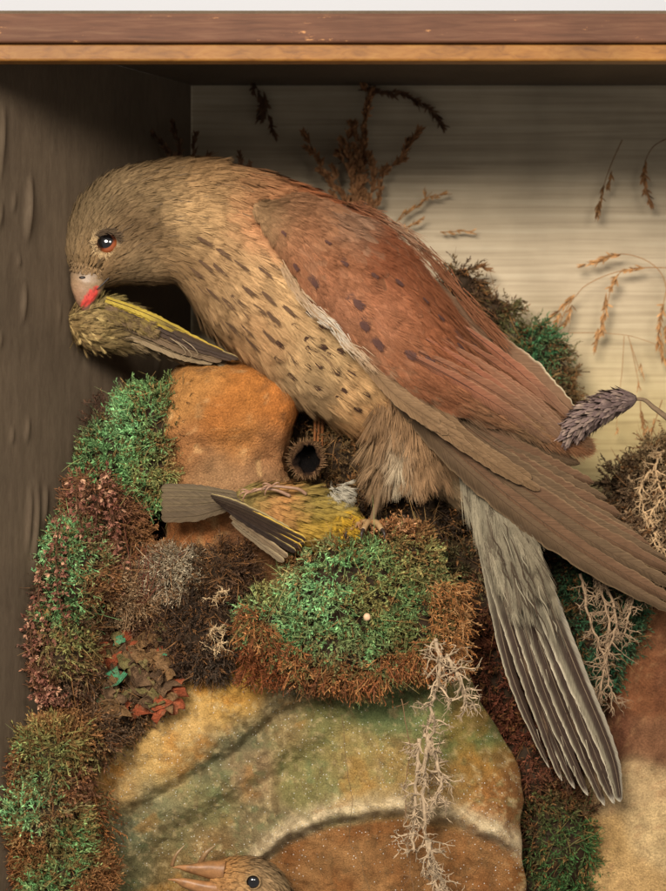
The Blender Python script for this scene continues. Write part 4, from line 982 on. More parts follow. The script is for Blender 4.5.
for i, (pts, r_, tx) in enumerate([([(172, 866, -60), (176, 855, -64), (185, 845, -63)], [2.2, 1.7, .3], 'left'), ([(200, 864, -60), (206, 853, -64), (216, 845, -62)], [3.2, 2.6, .4], 'right')]):
    q = MB(); tube(q, pts, r_, lin((124, 90, 58)), sides=10, n=16, tcol=lin((140, 116, 82)))
    tag(q.build('dried_sliver', M_horn), ['thin orange dried sliver above the tip of the open orange beak', 'shortest orange dried sliver, between the two others above the beak', 'thickest orange dried sliver on the rock above the nestling\'s beak base'][i*2], 'plant sliver', 'dried slivers on the rock above the nestling')
# ------------------------------------------------------------------ mosses, lichens, dried plants
DG, MG, BG = lin((44, 96, 62)), lin((66, 134, 92)), lin((64, 156, 108))
OG = lin((104, 112, 58)); BR, RB, DB = lin((138, 88, 48)), lin((124, 66, 40)), lin((70, 48, 34))
def sprigs(mb, P, Dr, L, nl, ll, lw, C, bend=.25, spread=1.0, stem=.5, jit=.18, prof='leaf'):
    n = len(P); L = np.broadcast_to(L, (n,)); Dr = unit(Dr)
    R = unit(np.cross(Dr, rng.normal(size=(n, 3)))); R2 = np.cross(Dr, R)
    strands(mb, P, Dr, R, L, stem*1.6, C*.6, C*.9, k=3, curl=bend, prof='line')
    s = np.tile(np.linspace(.12, 1, nl), (n, 1)); a = rng.uniform(0, 6.28, (n, nl))
    c = P[:, None]+Dr[:, None]*(L[:, None]*s)[..., None]+R[:, None]*((bend*L)[:, None]*s**2)[..., None]
    rad = R[:, None]*np.cos(a)[..., None]+R2[:, None]*np.sin(a)[..., None]
    d = Dr[:, None]*.7+rad*spread*(1.05-.6*s)[..., None]
    cc = C[:, None]*(1+rng.normal(0, jit, (n, nl, 1)))
    strands(mb, c.reshape(-1, 3), d.reshape(-1, 3), (np.cross(d, rad)+.6*rng.normal(size=d.shape)).reshape(-1, 3), ll*rng.uniform(.6, 1.3, n*nl)*(1.1-.4*s.ravel()), lw, cc.reshape(-1, 3)*.85, cc.reshape(-1, 3)*1.15, k=2, curl=rng.normal(.15, .2, n*nl), prof=prof)
def blobpts(blobs, n, front=.15):
    B = np.array(blobs, float); a = B[:, 3]*B[:, 4]; k = rng.choice(len(B), n, p=a/a.sum())
    v = unit(rng.normal(size=(n, 3))); v[:, 2] = -np.abs(v[:, 2])*(1)+front*rng.random(n)*1.2
    v = unit(v); c = B[k, :3]; r = B[k, 3:6]
    P = c+v*r; N = unit(v/r)
    ins = np.zeros(n, bool)
    for j in range(len(B)):
        ins |= (k != j) & ((((P-B[j, :3])/B[j, 3:6])**2).sum(1) < .82)
    return P[~ins], N[~ins]
def moss(name, label, blobs, n, colf, L=9, nl=9, ll=4.5, lw=1.3, down=.2, rnd=.7, basec=None, cat='moss', group=None, rough=7, extra=None, mat=None, thick=1.0, spread=1.0):
    mb = MB()
    for b in blobs:
        ellipsoid(mb, b[:3], np.array(b[3:6])*.84, lin((50, 38, 26)) if basec is None else basec, 24, 36, disp=lambda P: rough*1.2*fbm(P, .05, 5))
    P, N = blobpts(blobs, n)
    cl_ = fbm(P, .13, 15); keep = rng.random(len(P)) < sstep(-.55, .0, cl_)*.9+.1; P, N, cl_ = P[keep], N[keep], cl_[keep]
    P = P+N*(rough*1.6*fbm(P, .05, 5)+1.5*rough*cl_)[:, None]-N*3
    fld = np.stack([fbm(P, .07, 81), fbm(P, .07, 82), .4*fbm(P, .07, 83)], -1)*2.4
    Dr = unit(N*.8+fld+rnd*.7*rng.normal(size=N.shape)+np.array([0, down, 0]))
    C = colf(P+rng.normal(0, 8, P.shape)*[1, 1, 0]+16*np.stack([fbm(P, .05, 71), fbm(P, .05, 72), 0*P[:, 0]], -1)); C = C*(1+.22*rng.normal(size=(len(P), 1))); C = mix(C, lin((128, 88, 52)), (rng.random(len(P)) < .14)*.8)
    sprigs(mb, P, Dr, L*rng.uniform(.6, 1.9, len(P)), nl, ll, lw*rng.uniform(.7, 1.3, len(P)).repeat(nl), np.clip(C, .002, 1), spread=spread)
    k = rng.choice(len(P), max(20, len(P)//6)); cs = mix(C[k], lin((138, 98, 60)), rng.random(len(k))*.8)
    strands(mb, P[k], unit(N[k]+.9*rng.normal(size=(len(k), 3))+np.array([0, .3, 0])), rng.normal(size=(len(k), 3)), rng.uniform(9, 26, len(k)), rng.uniform(.7, 1.3, len(k)), np.clip(cs*.8, .002, 1), np.clip(cs*1.2, .002, 1), k=5, curl=rng.normal(0, .8, len(k)))
    if extra: extra(mb)
    o = mb.build(name, mat or M_moss); tag(o, label, cat, group); return o
def colmix(regions, base, sigma=14, noise=.5, f=.06, seed=0, alt=None):
    cm = cmap(regions, sigma)
    def g(P):
        c = cm(P); n1 = fbm(P, f, seed)
        if alt is not None: c = mix(c, alt, np.clip(n1*3.2+.15+.3*rng.normal(size=len(P)) if P.ndim == 2 else n1*2-.2, 0, 1)*noise)
        return c
    return g
DESAT = .10
G_ = (110, 160, 94); G2 = (138, 200, 128); GO = (142, 138, 76); B_ = (150, 102, 60); R_ = (132, 88, 62); D_ = (88, 68, 50)
def fringe(mb, x0, x1, y0, y1, d0, d1, n, L, cols, dr=(0, 1, 0), w=1.1, rnd=.45):
    P = np.stack([rng.uniform(x0, x1, n), rng.uniform(y0, y1, n), rng.uniform(d0, d1, n)], -1)
    k = rng.integers(0, len(cols), n); C = lin(np.array(cols)[k])
    sprigs(mb, P, np.array(dr)+rnd*rng.normal(size=P.shape), L*rng.uniform(.6, 1.4, n), 6, 4.5, w, C, bend=.4, stem=.6)
# centre cushion
cm_ = colmix([(345, 560, *G_), (300, 600, *G2), (260, 625, *G2), (380, 590, *GO), (400, 560, *GO), (330, 645, *G_), (370, 645, *G_), (290, 640, *G_), (410, 640, *GO), (425, 590, *G_), (380, 560, *G_), (320, 570, *G2), (410, 610, *G_), (345, 530, *B_), (400, 535, *B_), (300, 545, *B_), (250, 650, *B_), (440, 590, *B_), (452, 640, *B_), (400, 650, 100, 110, 60), (390, 665, *G2), (310, 665, *R_),
              (350, 690, *B_), (290, 690, *R_), (400, 695, *B_), (440, 680, *B_), (345, 655, *R_), (270, 600, *GO), (430, 625, 96, 116, 64)], 0, 12, .5, .075, 4, alt=lin((112, 86, 48)))
def ex1(mb):
    [fringe(mb, x_-14, x_+14, np.interp(x_, [250, 290, 330, 370, 420, 456], [606, 644, 662, 658, 646, 640]), np.interp(x_, [250, 290, 330, 370, 420, 456], [632, 672, 688, 684, 672, 668]), -94, -60, 110, 8+11*rng.random(), [(158, 104, 60), (138, 84, 50), (120, 74, 46), (168, 120, 74), (110, 100, 58)], rnd=.65) for x_ in range(250, 456, 16)]
    fringe(mb, 425, 468, 580, 670, -88, -50, 420, 14, [(160, 112, 66), (140, 92, 52), (170, 128, 84)], dr=(.5, .6, 0))
    fringe(mb, 240, 290, 640, 680, -80, -50, 260, 12, [(130, 74, 42), (112, 64, 38)], dr=(-.3, .8, 0))
    fringe(mb, 275, 420, 524, 540, -70, -40, 420, 7, [(158, 112, 70), (140, 92, 56), (176, 130, 92)], dr=(0, -.6, -.4), w=1.5)
moss('moss_cushion', 'big round cushion of bright green moss with a shaggy brown fringe, beneath the kestrel\'s feet', [(352, 598, -42, 78, 70, 52), (278, 622, -40, 44, 36, 38), (424, 622, -36, 36, 52, 40), (345, 646, -48, 72, 48, 42), (395, 560, -40, 44, 34, 36)], 9500, cm_, L=8, nl=9, ll=4.2, lw=1.25, extra=ex1)
# little pale bead lying on it
q = MB(); ellipsoid(q, (367, 617, -100), (3.6, 4, 3.4), lin((214, 176, 140)), 16, 20, disp=lambda P: .4*fbm(P, .4, 1)); tag(q.build('seed', M_horn), 'tiny pale pink seed stuck on the green moss cushion', 'seed')
# upper left tuft
cu = colmix([(150, 410, *G_), (165, 400, 90, 112, 60), (125, 430, *G2), (100, 445, *G_), (150, 450, *G_), (120, 480, *G_), (160, 470, *GO), (90, 430, *D_), (175, 420, *B_), (178, 450, *B_), (140, 505, *G_)], 0, 12, .45, .08, 7, alt=lin((92, 86, 48)))
def ex2(mb):
    fringe(mb, 165, 186, 385, 480, -30, 0, 190, 14, [(110, 82, 46), (92, 64, 40), (130, 92, 52)], dr=(.8, -.2, 0))
    fringe(mb, 88, 110, 400, 440, -20, 10, 70, 9, [(84, 60, 44), (70, 50, 38)], dr=(-.4, -.6, 0))
moss('moss_tuft', 'upright tuft of green moss growing against the left side of the ochre stone', [(148, 432, -4, 38, 44, 30), (112, 462, 0, 34, 42, 28), (150, 478, -4, 34, 34, 30), (168, 402, -2, 16, 18, 20)], 4200, cu, L=9, nl=9, ll=4.4, extra=ex2, down=-.1)
# left column
cl = colmix([(75, 560, *G2), (85, 545, *G_), (60, 610, *G_), (100, 500, *R_), (60, 640, *GO), (110, 540, *R_), (45, 590, 96, 66, 52), (40, 640, 110, 74, 58), (95, 580, *B_), (70, 590, *G_), (35, 680, *R_), (120, 520, *R_), (100, 615, 84, 60, 42), (60, 690, *D_), (140, 530, *B_)], 0, 9, .7, .08, 17, alt=lin((104, 66, 44)))
moss('reddish_moss', 'rusty brown moss with green flecks under the upright tuft, beside the papered wall', [(98, 520, -14, 42, 44, 34), (74, 580, -46, 40, 56, 34), (62, 650, -60, 36, 50, 34), (125, 560, -6, 40, 38, 32)], 5200, cl, L=10, nl=8, ll=4.6)
cll = colmix([(40, 770, *G_), (60, 745, *GO), (30, 800, *G2), (75, 840, *G_), (50, 860, *G_), (95, 860, *B_), (90, 780, *R_), (30, 850, *B_), (70, 720, *B_), (100, 720, *D_), (110, 870, *B_), (20, 780, *R_), (60, 800, *R_), (85, 820, *GO)], 0, 10, .75, .07, 27, alt=lin((120, 78, 44)))
def ex3(mb):
    fringe(mb, 10, 40, 750, 880, -110, -80, 300, 12, [(130, 82, 46), (110, 66, 40)], dr=(-.6, .5, 0))
    fringe(mb, 80, 112, 790, 890, -90, -50, 380, 14, [(140, 92, 52), (110, 66, 40), (90, 80, 50)], dr=(.5, .7, 0))
moss('trailing_moss', 'shaggy green and brown moss filling the lower left corner of the case', [(50, 768, -84, 40, 46, 34), (44, 826, -88, 38, 54, 36), (62, 885, -84, 46, 60, 40), (80, 738, -56, 34, 30, 30)], 6500, cll, L=11, nl=9, ll=4.6, extra=ex3)
# peat-like mass with coral lichen between the stones
cgr = colmix([(170, 570, 196, 178, 146), (190, 580, 184, 168, 134), (120, 580, 170, 138, 100), (145, 600, 158, 124, 88), (110, 600, 168, 138, 100), (205, 560, 84, 72, 56), (215, 590, 92, 66, 44), (160, 545, 120, 100, 72)], 0, 10, .5, .1, 37, alt=lin((104, 80, 56)))
moss('grey_lichen', 'pale grey bushy lichen cushion below the ochre stone', [(176, 572, -30, 34, 26, 24), (122, 592, -28, 38, 30, 24)], 4200, cgr, L=8, nl=6, ll=3.4, lw=.8, cat='lichen', mat=M_dry, rough=4)
cdk = colmix([(200, 610, 62, 50, 40), (180, 640, 66, 52, 40), (215, 650, 74, 62, 50), (230, 590, 84, 62, 44), (200, 560, 90, 66, 44), (150, 640, 74, 50, 36), (235, 560, 80, 58, 42)], 0, 12, .5, .1, 47, alt=lin((100, 70, 46)))
moss('dark_moss', 'dark brown dried moss between the lichen cushion and the green moss cushion', [(205, 630, -34, 36, 46, 26), (222, 578, -30, 36, 32, 24), (168, 640, -26, 34, 36, 22)], 3800, cdk, L=10, nl=7, ll=4.5, lw=.9)
# rusty stone flakes
mb = MB()
for j in range(95):
    x, y = rng.uniform(86, 172), rng.uniform(628, 712)
    if (x-86)/86+(712-y)/84 < .25: continue
    r = rng.uniform(5, 15); q_ = fbm(np.array([[x, y, 0.]]), .045, 91)[0]+.25*rng.normal()
    c = [(150, 78, 50), (122, 92, 60), (86, 66, 48), (110, 100, 62), (78, 142, 102)][int(np.clip((q_+.6)*3.6, 0, 4))]
    nn = unit(np.array([rng.normal(0, .4), rng.normal(-.2, .4), -1.])); a1 = unit(np.cross(nn, [rng.normal(), 1, .1])); a2 = np.cross(nn, a1)
    gx, gy = np.meshgrid(np.linspace(0, 1, 7), np.linspace(0, 2*np.pi, 14, endpoint=False), indexing='ij')
    rr = r*gx*(1+.28*np.sin(gy*3+j)+.15*np.sin(gy*7+j*2)); c0 = np.array([x, y, -30-.25*(y-628)-rng.uniform(0, 12)])
    Pp = c0+a1*(rr*np.cos(gy))[..., None]+a2*(rr*np.sin(gy)*.62)[..., None]+nn*(-.03*rr**2*np.sign(rng.normal())+1.2*vnoise(np.stack([rr*np.cos(gy), rr*np.sin(gy), 0*rr+j], -1), .3, j))[..., None]
    Pb = Pp-nn*1.2
    full = np.concatenate([Pp, Pb[::-1]], 0)
    mb.grid(full, mix(np.broadcast_to(lin(c), full.shape), lin((150, 118, 86)), np.clip(fbm(full, .15, j)*1.5, 0, .4)), closed=True)
for j in range(1): pass
ellipsoid(mb, (130, 672, -16), (52, 46, 20), lambda P, n_: mix(np.broadcast_to(lin((120, 76, 50)), P.shape), lin((70, 52, 38)), np.clip(fbm(P, .08, 3)+.5, 0, 1)), 30, 40, disp=lambda P: 5*fbm(P, .08, 4))
tag(mb.build('bark_flakes', M_rock2), 'crusty heap of rust red and verdigris bark flakes left of the dark moss', 'bark')
cbk = colmix([(110, 720, 96, 72, 50), (130, 715, 84, 62, 44), (90, 700, 110, 84, 60), (150, 700, 90, 66, 46)], 0, 12, .5, .1, 57, alt=lin((128, 104, 76)))
moss('brown_moss', 'crumbled brown moss trailing over the cream rock below the rusty flakes', [(110, 716, -34, 36, 22, 14), (138, 700, -34, 26, 18, 14), (88, 738, -30, 24, 26, 16)], 1700, cbk, L=8, nl=6, ll=4, lw=1.6, rough=4)

def beads(mb, P, R, C, Dr, asp=1.5, nu=6, nv=8):
    u = np.linspace(.02, np.pi-.02, nu); v = np.linspace(0, 2*np.pi, nv, endpoint=False)
    uu, vv = np.meshgrid(u, v, indexing='ij')
    Dr = unit(Dr); A = unit(np.cross(Dr, rng.normal(size=Dr.shape))); B = np.cross(Dr, A)
    n = len(P)
    X = P[:, None, None]+(A[:, None, None]*(np.sin(uu)*np.cos(vv))[None, ..., None]+B[:, None, None]*(np.sin(uu)*np.sin(vv))[None, ..., None])*R[:, None, None, None]+Dr[:, None, None]*(np.cos(uu)[None, ..., None]*asp)*R[:, None, None, None]
    for j in range(n): mb.grid(X[j], C[j], closed=True)
# dried heath with pinkish bells
for (label, pts) in (('wiry spray of dried heath with pinkish brown bells, hugging the papered wall', [[(92, 690, -24), (60, 660, -82), (42, 620, -86), (40, 580, -82), (58, 540, -80)], [(80, 700, -66), (50, 690, -86), (34, 660, -90), (30, 620, -86)], [(84, 660, -72), (62, 610, -90), (56, 560, -88), (62, 515, -86)], [(70, 700, -70), (46, 700, -92), (38, 690, -94)]]),
                     ('dried heath sprig with dusky bells rising across the rusty moss', [[(110, 620, -50), (104, 570, -58), (96, 530, -60), (100, 490, -58)], [(112, 610, -50), (92, 560, -58), (78, 510, -96), (76, 480, -90)], [(114, 600, -50), (118, 550, -60), (112, 510, -58), (106, 470, -54)]])):
    t = thing('dried_heath', (pts[0][0][0], pts[0][0][1], pts[0][0][2]), label, 'dried flower', 'sprigs of dried heath at the left')
    m1 = MB(); m2 = MB()
    for st in pts:
        E = ease(st, 40); tube(m1, E, [1.1, .5], lin((92, 62, 44)), sides=5)
        for j in range(4, 40):
            for q_ in range(2):
                dr = unit(np.array([rng.normal(), rng.normal()*.7+.2, rng.normal()-.6])); e = E[j]+dr*rng.uniform(3, 10)
                tube(m1, [E[j], (E[j]+e)/2+[0, -1, 0], e], .35, lin((100, 70, 50)), sides=4)
                cc = mix(lin((150, 104, 84)), lin((110, 66, 52)), np.array(rng.random())); 
                if rng.random() < .25: cc = lin((186, 142, 112))
                kk = 6; dd6 = np.repeat(unit(dr+np.array([0, .5, 0]))[None], kk, 0)+.45*rng.normal(size=(kk, 3)); strands(m2, np.repeat(e[None], kk, 0), dd6, rng.normal(size=(kk, 3)), rng.uniform(3, 5.5, kk), rng.uniform(1.6, 2.8, kk), cc*.75, cc*1.15, k=3, curl=.3, prof='leaf')
    m1.build('stem', M_dry, t); m2.build('flowers', M_dry, t)
# twiggy dead sprig
t = thing('dead_sprig', (138, 610, -30), 'thin branching dark red twig standing in front of the grey lichen', 'twig')
m1 = MB()
for k in range(9):
    a = -1.57+(k-4)*.16; l = rng.uniform(50, 95)
    E = ease([(138, 612, -46), (138+math.cos(a)*l*.5, 612+math.sin(a)*l*.5, -52), (138+math.cos(a)*l+rng.normal()*4, 612+math.sin(a)*l, -50)], 20); tube(m1, E, [.9, .3], lin((98, 58, 44)), sides=5)
    for j in range(5, 20, 2):
        e = E[j]+np.array([rng.normal()*6, -rng.uniform(3, 9), rng.normal()*4]); tube(m1, [E[j], e], [.4, .2], lin((110, 66, 50)), sides=4)
m1.build('stem', M_dry, t)

# ---- mosses deeper in the case
cbh = colmix([(535, 350, 60, 108, 66), (550, 362, 66, 118, 74), (490, 305, 84, 60, 40), (560, 385, 104, 74, 44), (510, 330, 88, 86, 48), (470, 290, 78, 56, 38), (570, 350, 108, 80, 50), (530, 400, 60, 50, 36)], 0, 10, .5, .08, 67, alt=lin((96, 84, 48)))
moss('bracken_moss', 'soft green and brown moss cluster on the backboard behind the folded wing', [(534, 352, 145, 24, 28, 22), (558, 384, 145, 14, 26, 18), (494, 312, 150, 20, 16, 16), (462, 290, 148, 18, 18, 16), (520, 420, 130, 40, 50, 24)], 2600, cbh, L=11, nl=8, ll=5.5, lw=1.5)
cth = colmix([(340, 450, 98, 74, 46), (360, 480, 84, 62, 40), (330, 490, 74, 56, 38), (350, 430, 108, 88, 54), (380, 500, 60, 46, 34), (300, 440, 70, 50, 34)], 0, 12, .5, .08, 77, alt=lin((130, 100, 58)))
moss('rusty_moss', 'olive brown moss in the gap between the ochre stone and the kestrel\'s thigh', [(346, 462, 34, 34, 48, 28), (330, 510, 20, 44, 36, 28), (400, 520, 30, 52, 44, 30), (306, 420, 60, 24, 40, 20)], 3000, cth, L=10, nl=8, ll=4.6)
ccv = colmix([(480, 600, 110, 66, 44), (470, 570, 78, 92, 54), (500, 650, 112, 60, 40), (500, 720, 116, 62, 42), (520, 780, 108, 60, 40), (480, 560, 110, 76, 50), (560, 850, 66, 110, 54), (550, 810, 84, 96, 50), (560, 790, 100, 60, 40), (600, 620, 52, 88, 56), (590, 590, 46, 74, 46), (600, 660, 56, 100, 66), (560, 700, 70, 46, 34), (540, 880, 70, 96, 50), (520, 840, 90, 56, 38), (575, 870, 62, 104, 52)], 0, 11, .5, .08, 87, alt=lin((74, 50, 34)))
moss('crevice_moss', 'dark red-brown moss filling the crevice below the tail, turning green at its foot', [(492, 600, 44, 40, 50, 30), (505, 680, 50, 38, 60, 32), (528, 770, 44, 36, 60, 34), (556, 850, 30, 40, 60, 34), (600, 620, 60, 40, 60, 32), (560, 700, 70, 40, 70, 28), (470, 560, 40, 36, 26, 26), (540, 900, 30, 50, 40, 30), (560, 560, 70, 60, 50, 28)], 8500, ccv, L=11, nl=8, ll=5)
crt = colmix([(640, 480, 152, 124, 88), (660, 500, 160, 132, 96), (630, 510, 110, 86, 62), (655, 540, 128, 102, 74), (615, 490, 104, 84, 60), (650, 450, 150, 124, 84)], 0, 10, .6, .1, 97, alt=lin((92, 66, 46)))
moss('curled_lichen', 'buff crumpled lichen heaped at the right edge above the wing tip', [(650, 500, 90, 36, 44, 26), (628, 488, 96, 22, 24, 18), (664, 466, 92, 26, 28, 22), (650, 560, 80, 40, 36, 26)], 2800, crt, L=10, nl=7, ll=5, lw=2.0, cat='lichen', mat=M_dry)

# ---- branching lichens
def lichen(name, label, trunks, col, r0=1.8, depth=3, nb=5, blen=16, group=None, d=0, cat='lichen', grav=.3):
    mb = MB(); c = lin(col)
    def grow(p, dr, L, r, k):
        n = 5; P = [p]; 
        for j in range(n):
            dr = unit(dr+.28*rng.normal(size=3)+np.array([0, grav*.15, 0])); P.append(P[-1]+dr*L/n)
        cc = np.clip(c*(1+.15*rng.normal()), 0, 1)
        tube(mb, P, [r, r*.5], cc, sides=5)
        if k > 0:
            for j in range(rng.integers(2, 4)):
                i = rng.integers(1, n+1); grow(P[i], unit(dr+.9*rng.normal(size=3)*[1, 1, .6]), L*rng.uniform(.5, .8), r*.6, k-1)
    for pts in trunks:
        E = ease(pts, 26); E = E+.8*rng.normal(size=E.shape)
        tube(mb, E, [r0, r0*.6], c, sides=7)
        T = np.gradient(E, axis=0)
        for j in range(1, 26, max(1, 26//(nb*2))):
            for _ in range(2): grow(E[j], unit(unit(T[j])*.7+.9*rng.normal(size=3)*[1, .8, .7]), blen*rng.uniform(.5, 1.2), r0*.55, depth-1)
    o = mb.build(name, M_dry); tag(o, label, cat, group); return o
lichen('hanging_lichen', 'pale branching lichen hanging down the front of the cream and green rock', [[(436, 640, -96), (440, 668, -98), (432, 700, -92), (426, 735, -84)], [(426, 735, -84), (440, 775, -80), (438, 800, -76)], [(428, 735, -84), (424, 790, -82), (428, 850, -78), (440, 895, -74)], [(446, 655, -94), (460, 680, -92), (466, 705, -84)], [(420, 740, -84), (416, 790, -80), (412, 850, -76)], [(428, 840, -80), (436, 870, -76), (448, 895, -72)]],
       (166, 144, 116), r0=2.3, depth=3, nb=5, blen=17)
lichen('beard_lichen', 'tangled grey lichen branches hanging between the tail and the brown boulder', [[(592, 570, 10), (604, 600, 6), (608, 640, 8), (600, 690, 12)], [(580, 574, 12), (590, 620, 8), (604, 660, 8), (612, 700, 12)], [(620, 576, 8), (634, 590, 6), (622, 640, 8)], [(600, 572, 8), (616, 620, 6), (606, 660, 6), (596, 712, 10)]], (146, 122, 96), r0=1.5, depth=3, nb=5, blen=17)
lichen('crusted_lichen', 'cream coral-like lichen scrap on the dark dried moss', [[(206, 640, -64), (214, 628, -66), (222, 634, -64)], [(212, 650, -64), (222, 642, -66)], [(214, 600, -58), (224, 590, -58)]], (196, 168, 128), r0=1.2, depth=3, nb=4, blen=9)
lichen('root_thread', 'hair-thin dark root thread dangling left of the hanging lichen', [[(342, 716, -96), (346, 760, -94), (352, 800, -92), (350, 840, -70), (364, 870, -66), (370, 900, -66)]], (104, 84, 60), r0=.28, depth=1, nb=2, blen=7, cat='root')
lichen('root_fibre', 'reddish root fibre dangling from the moss fringe beside the hanging lichen', [[(402, 700, -96), (410, 750, -90), (404, 800, -84), (410, 860, -76), (414, 900, -74)]], (120, 92, 66), r0=.5, depth=2, nb=3, blen=12, cat='root')

# ---- dried grasses
def spikelet(mb, p, dr, L, col, n=26, w=2.2):
    p = np.array(p, float); dr = unit(np.array(dr, float)); s = rng.uniform(0, 1, n)
    P = p+dr*(s*L)[:, None]
    D_r = unit(dr+.30*rng.normal(size=(n, 3))*[1, 1, .6])
    C = lin(col)*(1+.2*rng.normal(size=(n, 1)))
    strands(mb, P, D_r, rng.normal(size=(n, 3)), rng.uniform(6, 10, n)*min(1, L/20+.3), w, np.clip(C*.8, .002, 1), np.clip(C*1.2, .002, 1), k=3, curl=.1, prof='leaf')
gN = 0
def grass(label, stems, spk, col, group='dried grasses in front of the backboard', r=.55, n=26, w=2.2):
    t = thing('dried_grass', stems[0][0], label, 'dried grass', group)
    m1 = MB(); m2 = MB()
    for s_ in stems: tube(m1, s_, [r, r*.6], lin(col)*.8, sides=5, n=30)
    for (p, dr, L) in spk: spikelet(m2, p, dr, L, col, n, w)
    m1.build('stem', M_dry, t); m2.build('seed_head', M_dry, t)
b = BK-10
BW = (140, 100, 66); TW = (168, 126, 82); DW = (96, 70, 50)
def plume(base, tip, L, nsp, d=b, bend=6):
    """spikelets up a straight panicle"""
    p0 = np.array([*base, d], float); p1 = np.array([*tip, d], float); st = [tuple(p0), tuple((p0+p1)/2+[bend, 0, 0]), tuple(p1)]
    E = ease(st, 30); sp = []
    for j in range(nsp):
        k = int(4+25*j/nsp); dr = unit(E[min(k+1, 29)]-E[k-1]); sp.append((E[k]-dr*4, dr+.25*rng.normal(size=3)*[1, 1, .3], L*rng.uniform(.7, 1.2)))
    return st, sp
def plumes(label, L, col, **k):
    ss = []; sp = []
    for a in L:
        s_, p_ = plume(*a); ss.append(s_); sp += p_
    grass(label, ss, sp, col, **k)
plumes('largest dark feathery grass tuft rising behind the kestrel\'s back', [((356, 235), (345, 128), 14, 9, b-14), ((350, 235), (366, 72), 14, 14, b-6), ((345, 230), (302, 130), 11, 8, b-20), ((360, 235), (338, 150), 13, 7, b-18), ((350, 228), (356, 120), 12, 9, b-12), ((352, 240), (330, 165), 12, 5, b-20), ((358, 240), (372, 150), 12, 6, b-16)], BW, n=60, w=3.0)
plumes('dark grass stem leaning right behind the kestrel\'s back', [((362, 238), (384, 165), 12, 5, b-14), ((376, 180), (418, 130), 13, 4, b-14)], BW, n=60, w=3.0)
plumes('drooping dark seed plume high on the backboard', [((358, 90), (405, 92), 14, 4, b-2, 2), ((400, 92), (442, 118), 14, 5, b-2, 4)], DW, n=34)
plumes('dark hanging grass plume near the top left of the backboard', [((252, 78), (272, 132), 13, 6, b-3, 3), ((264, 92), (259, 120), 11, 3, b-3, 2)], DW, n=30)
plumes('low dark grass tuft behind the kestrel\'s crown', [((172, 185), (152, 128), 10, 5, 120), ((176, 185), (172, 118), 10, 6, 126), ((180, 185), (192, 132), 10, 5, 122), ((178, 185), (163, 140), 9, 4, 118), ((188, 185), (208, 150), 9, 3, 124), ((232, 180), (238, 152), 9, 3, 124), ((238, 182), (250, 160), 8, 2, 124)], DW, n=26)
plumes('pair of short brown grass twigs just above the shoulder of the wing', [((396, 222), (432, 192), 9, 5, b-8, 2), ((430, 196), (452, 194), 8, 2, b-8, 0), ((398, 232), (424, 218), 8, 4, b-8, 1)], TW, n=12, w=1.7)
plumes('tiny brown grass scrap on the pale backboard above the wing', [((440, 232), (474, 231), 8, 4, b-3, 0)], TW, n=8, w=1.4)
plumes('single brown grass sprig pointing right behind the wing', [((436, 276), (490, 264), 10, 6, b-20, 2), ((470, 300), (492, 318), 8, 3, b-20, 2)], (130, 92, 58), n=14)
g = 40
def fl(label, stems, spk, col=TW, dd=0, **k): grass(label, [[(x, y, b-12+dd) for x, y in s_] for s_ in stems], [((x, y, b-14+dd), dr, L) for x, y, dr, L in spk], col, **k)
fl('short hanging grass ear, left of the two high on the backboard', [[(622, 140), (612, 162), (604, 185), (598, 214)]], [(612, 170, (-.25, 1, 0), 16), (604, 184, (-.2, 1, 0), 20), (599, 200, (-.1, 1, 0), 14)], (130, 94, 58))
fl('curved hanging grass ear, right of the two high on the backboard', [[(668, 138), (652, 148), (644, 170), (650, 205)]], [(645, 160, (-.1, 1, 0), 18), (644, 172, (.1, 1, 0), 20), (646, 188, (.25, 1, 0), 16)], (124, 88, 56))
fl('arching grass stem with two ears, uppermost arch at the right', [[(668, 300), (662, 275), (645, 260), (620, 254), (600, 262), (578, 268)]], [(622, 254, (-1, .2, 0), 18), (604, 259, (-1, .3, 0), 24)])
fl('long arching grass stem with spread drooping ears in front of the backboard', [[(672, 268), (640, 268), (610, 274), (585, 286), (572, 300), (540, 328)], [(622, 270), (612, 285), (606, 310), (602, 332)], [(606, 300), (600, 330), (596, 350)], [(574, 296), (562, 318), (560, 326)]],
   [(645, 268, (-1, .15, 0), 20), (575, 294, (-.7, .7, 0), 16), (560, 310, (-.8, .6, 0), 24), (572, 304, (-.35, 1, 0), 20), (560, 312, (-.4, 1, 0), 12), (618, 274, (-.45, .9, 0), 14), (606, 292, (-.05, 1, 0), 22), (604, 312, (-.1, 1, 0), 18), (598, 328, (-.15, 1, 0), 20)])
fl('dangling bunch of tan grass ears at the right edge', [[(672, 270), (664, 300), (660, 330), (668, 360)]], [(664, 304, (-.25, 1, 0), 22), (660, 320, (-.1, 1, 0), 24), (659, 338, (.2, 1, 0), 22), (666, 325, (.1, 1, 0), 20)])
fl('thread-thin grass stalk with two fine drooping seeds', [[(568, 333), (600, 333), (630, 336), (658, 345)], [(624, 336), (622, 370), (619, 395), (616, 430)], [(628, 336), (636, 360), (641, 376)], [(630, 342), (637, 375), (640, 392)]], [(640, 362, (.2, 1, 0), 12), (638, 380, (0, 1, 0), 10), (617, 425, (0, 1, 0), 6), (620, 388, (0, 1, 0), 6)], TW, r=.4, n=10, w=1.4)
fl('tawny grass ears hanging below the purplish flower spike', [[(640, 398), (642, 425), (652, 462)], [(662, 400), (654, 425), (648, 450)]], [(641, 408, (.05, 1, 0), 16), (646, 420, (.2, 1, 0), 20), (654, 418, (-.15, 1, 0), 20), (650, 434, (.1, 1, 0), 20), (643, 418, (.1, 1, 0), 18)], (150, 110, 70), dd=-10, n=14, w=1.8)
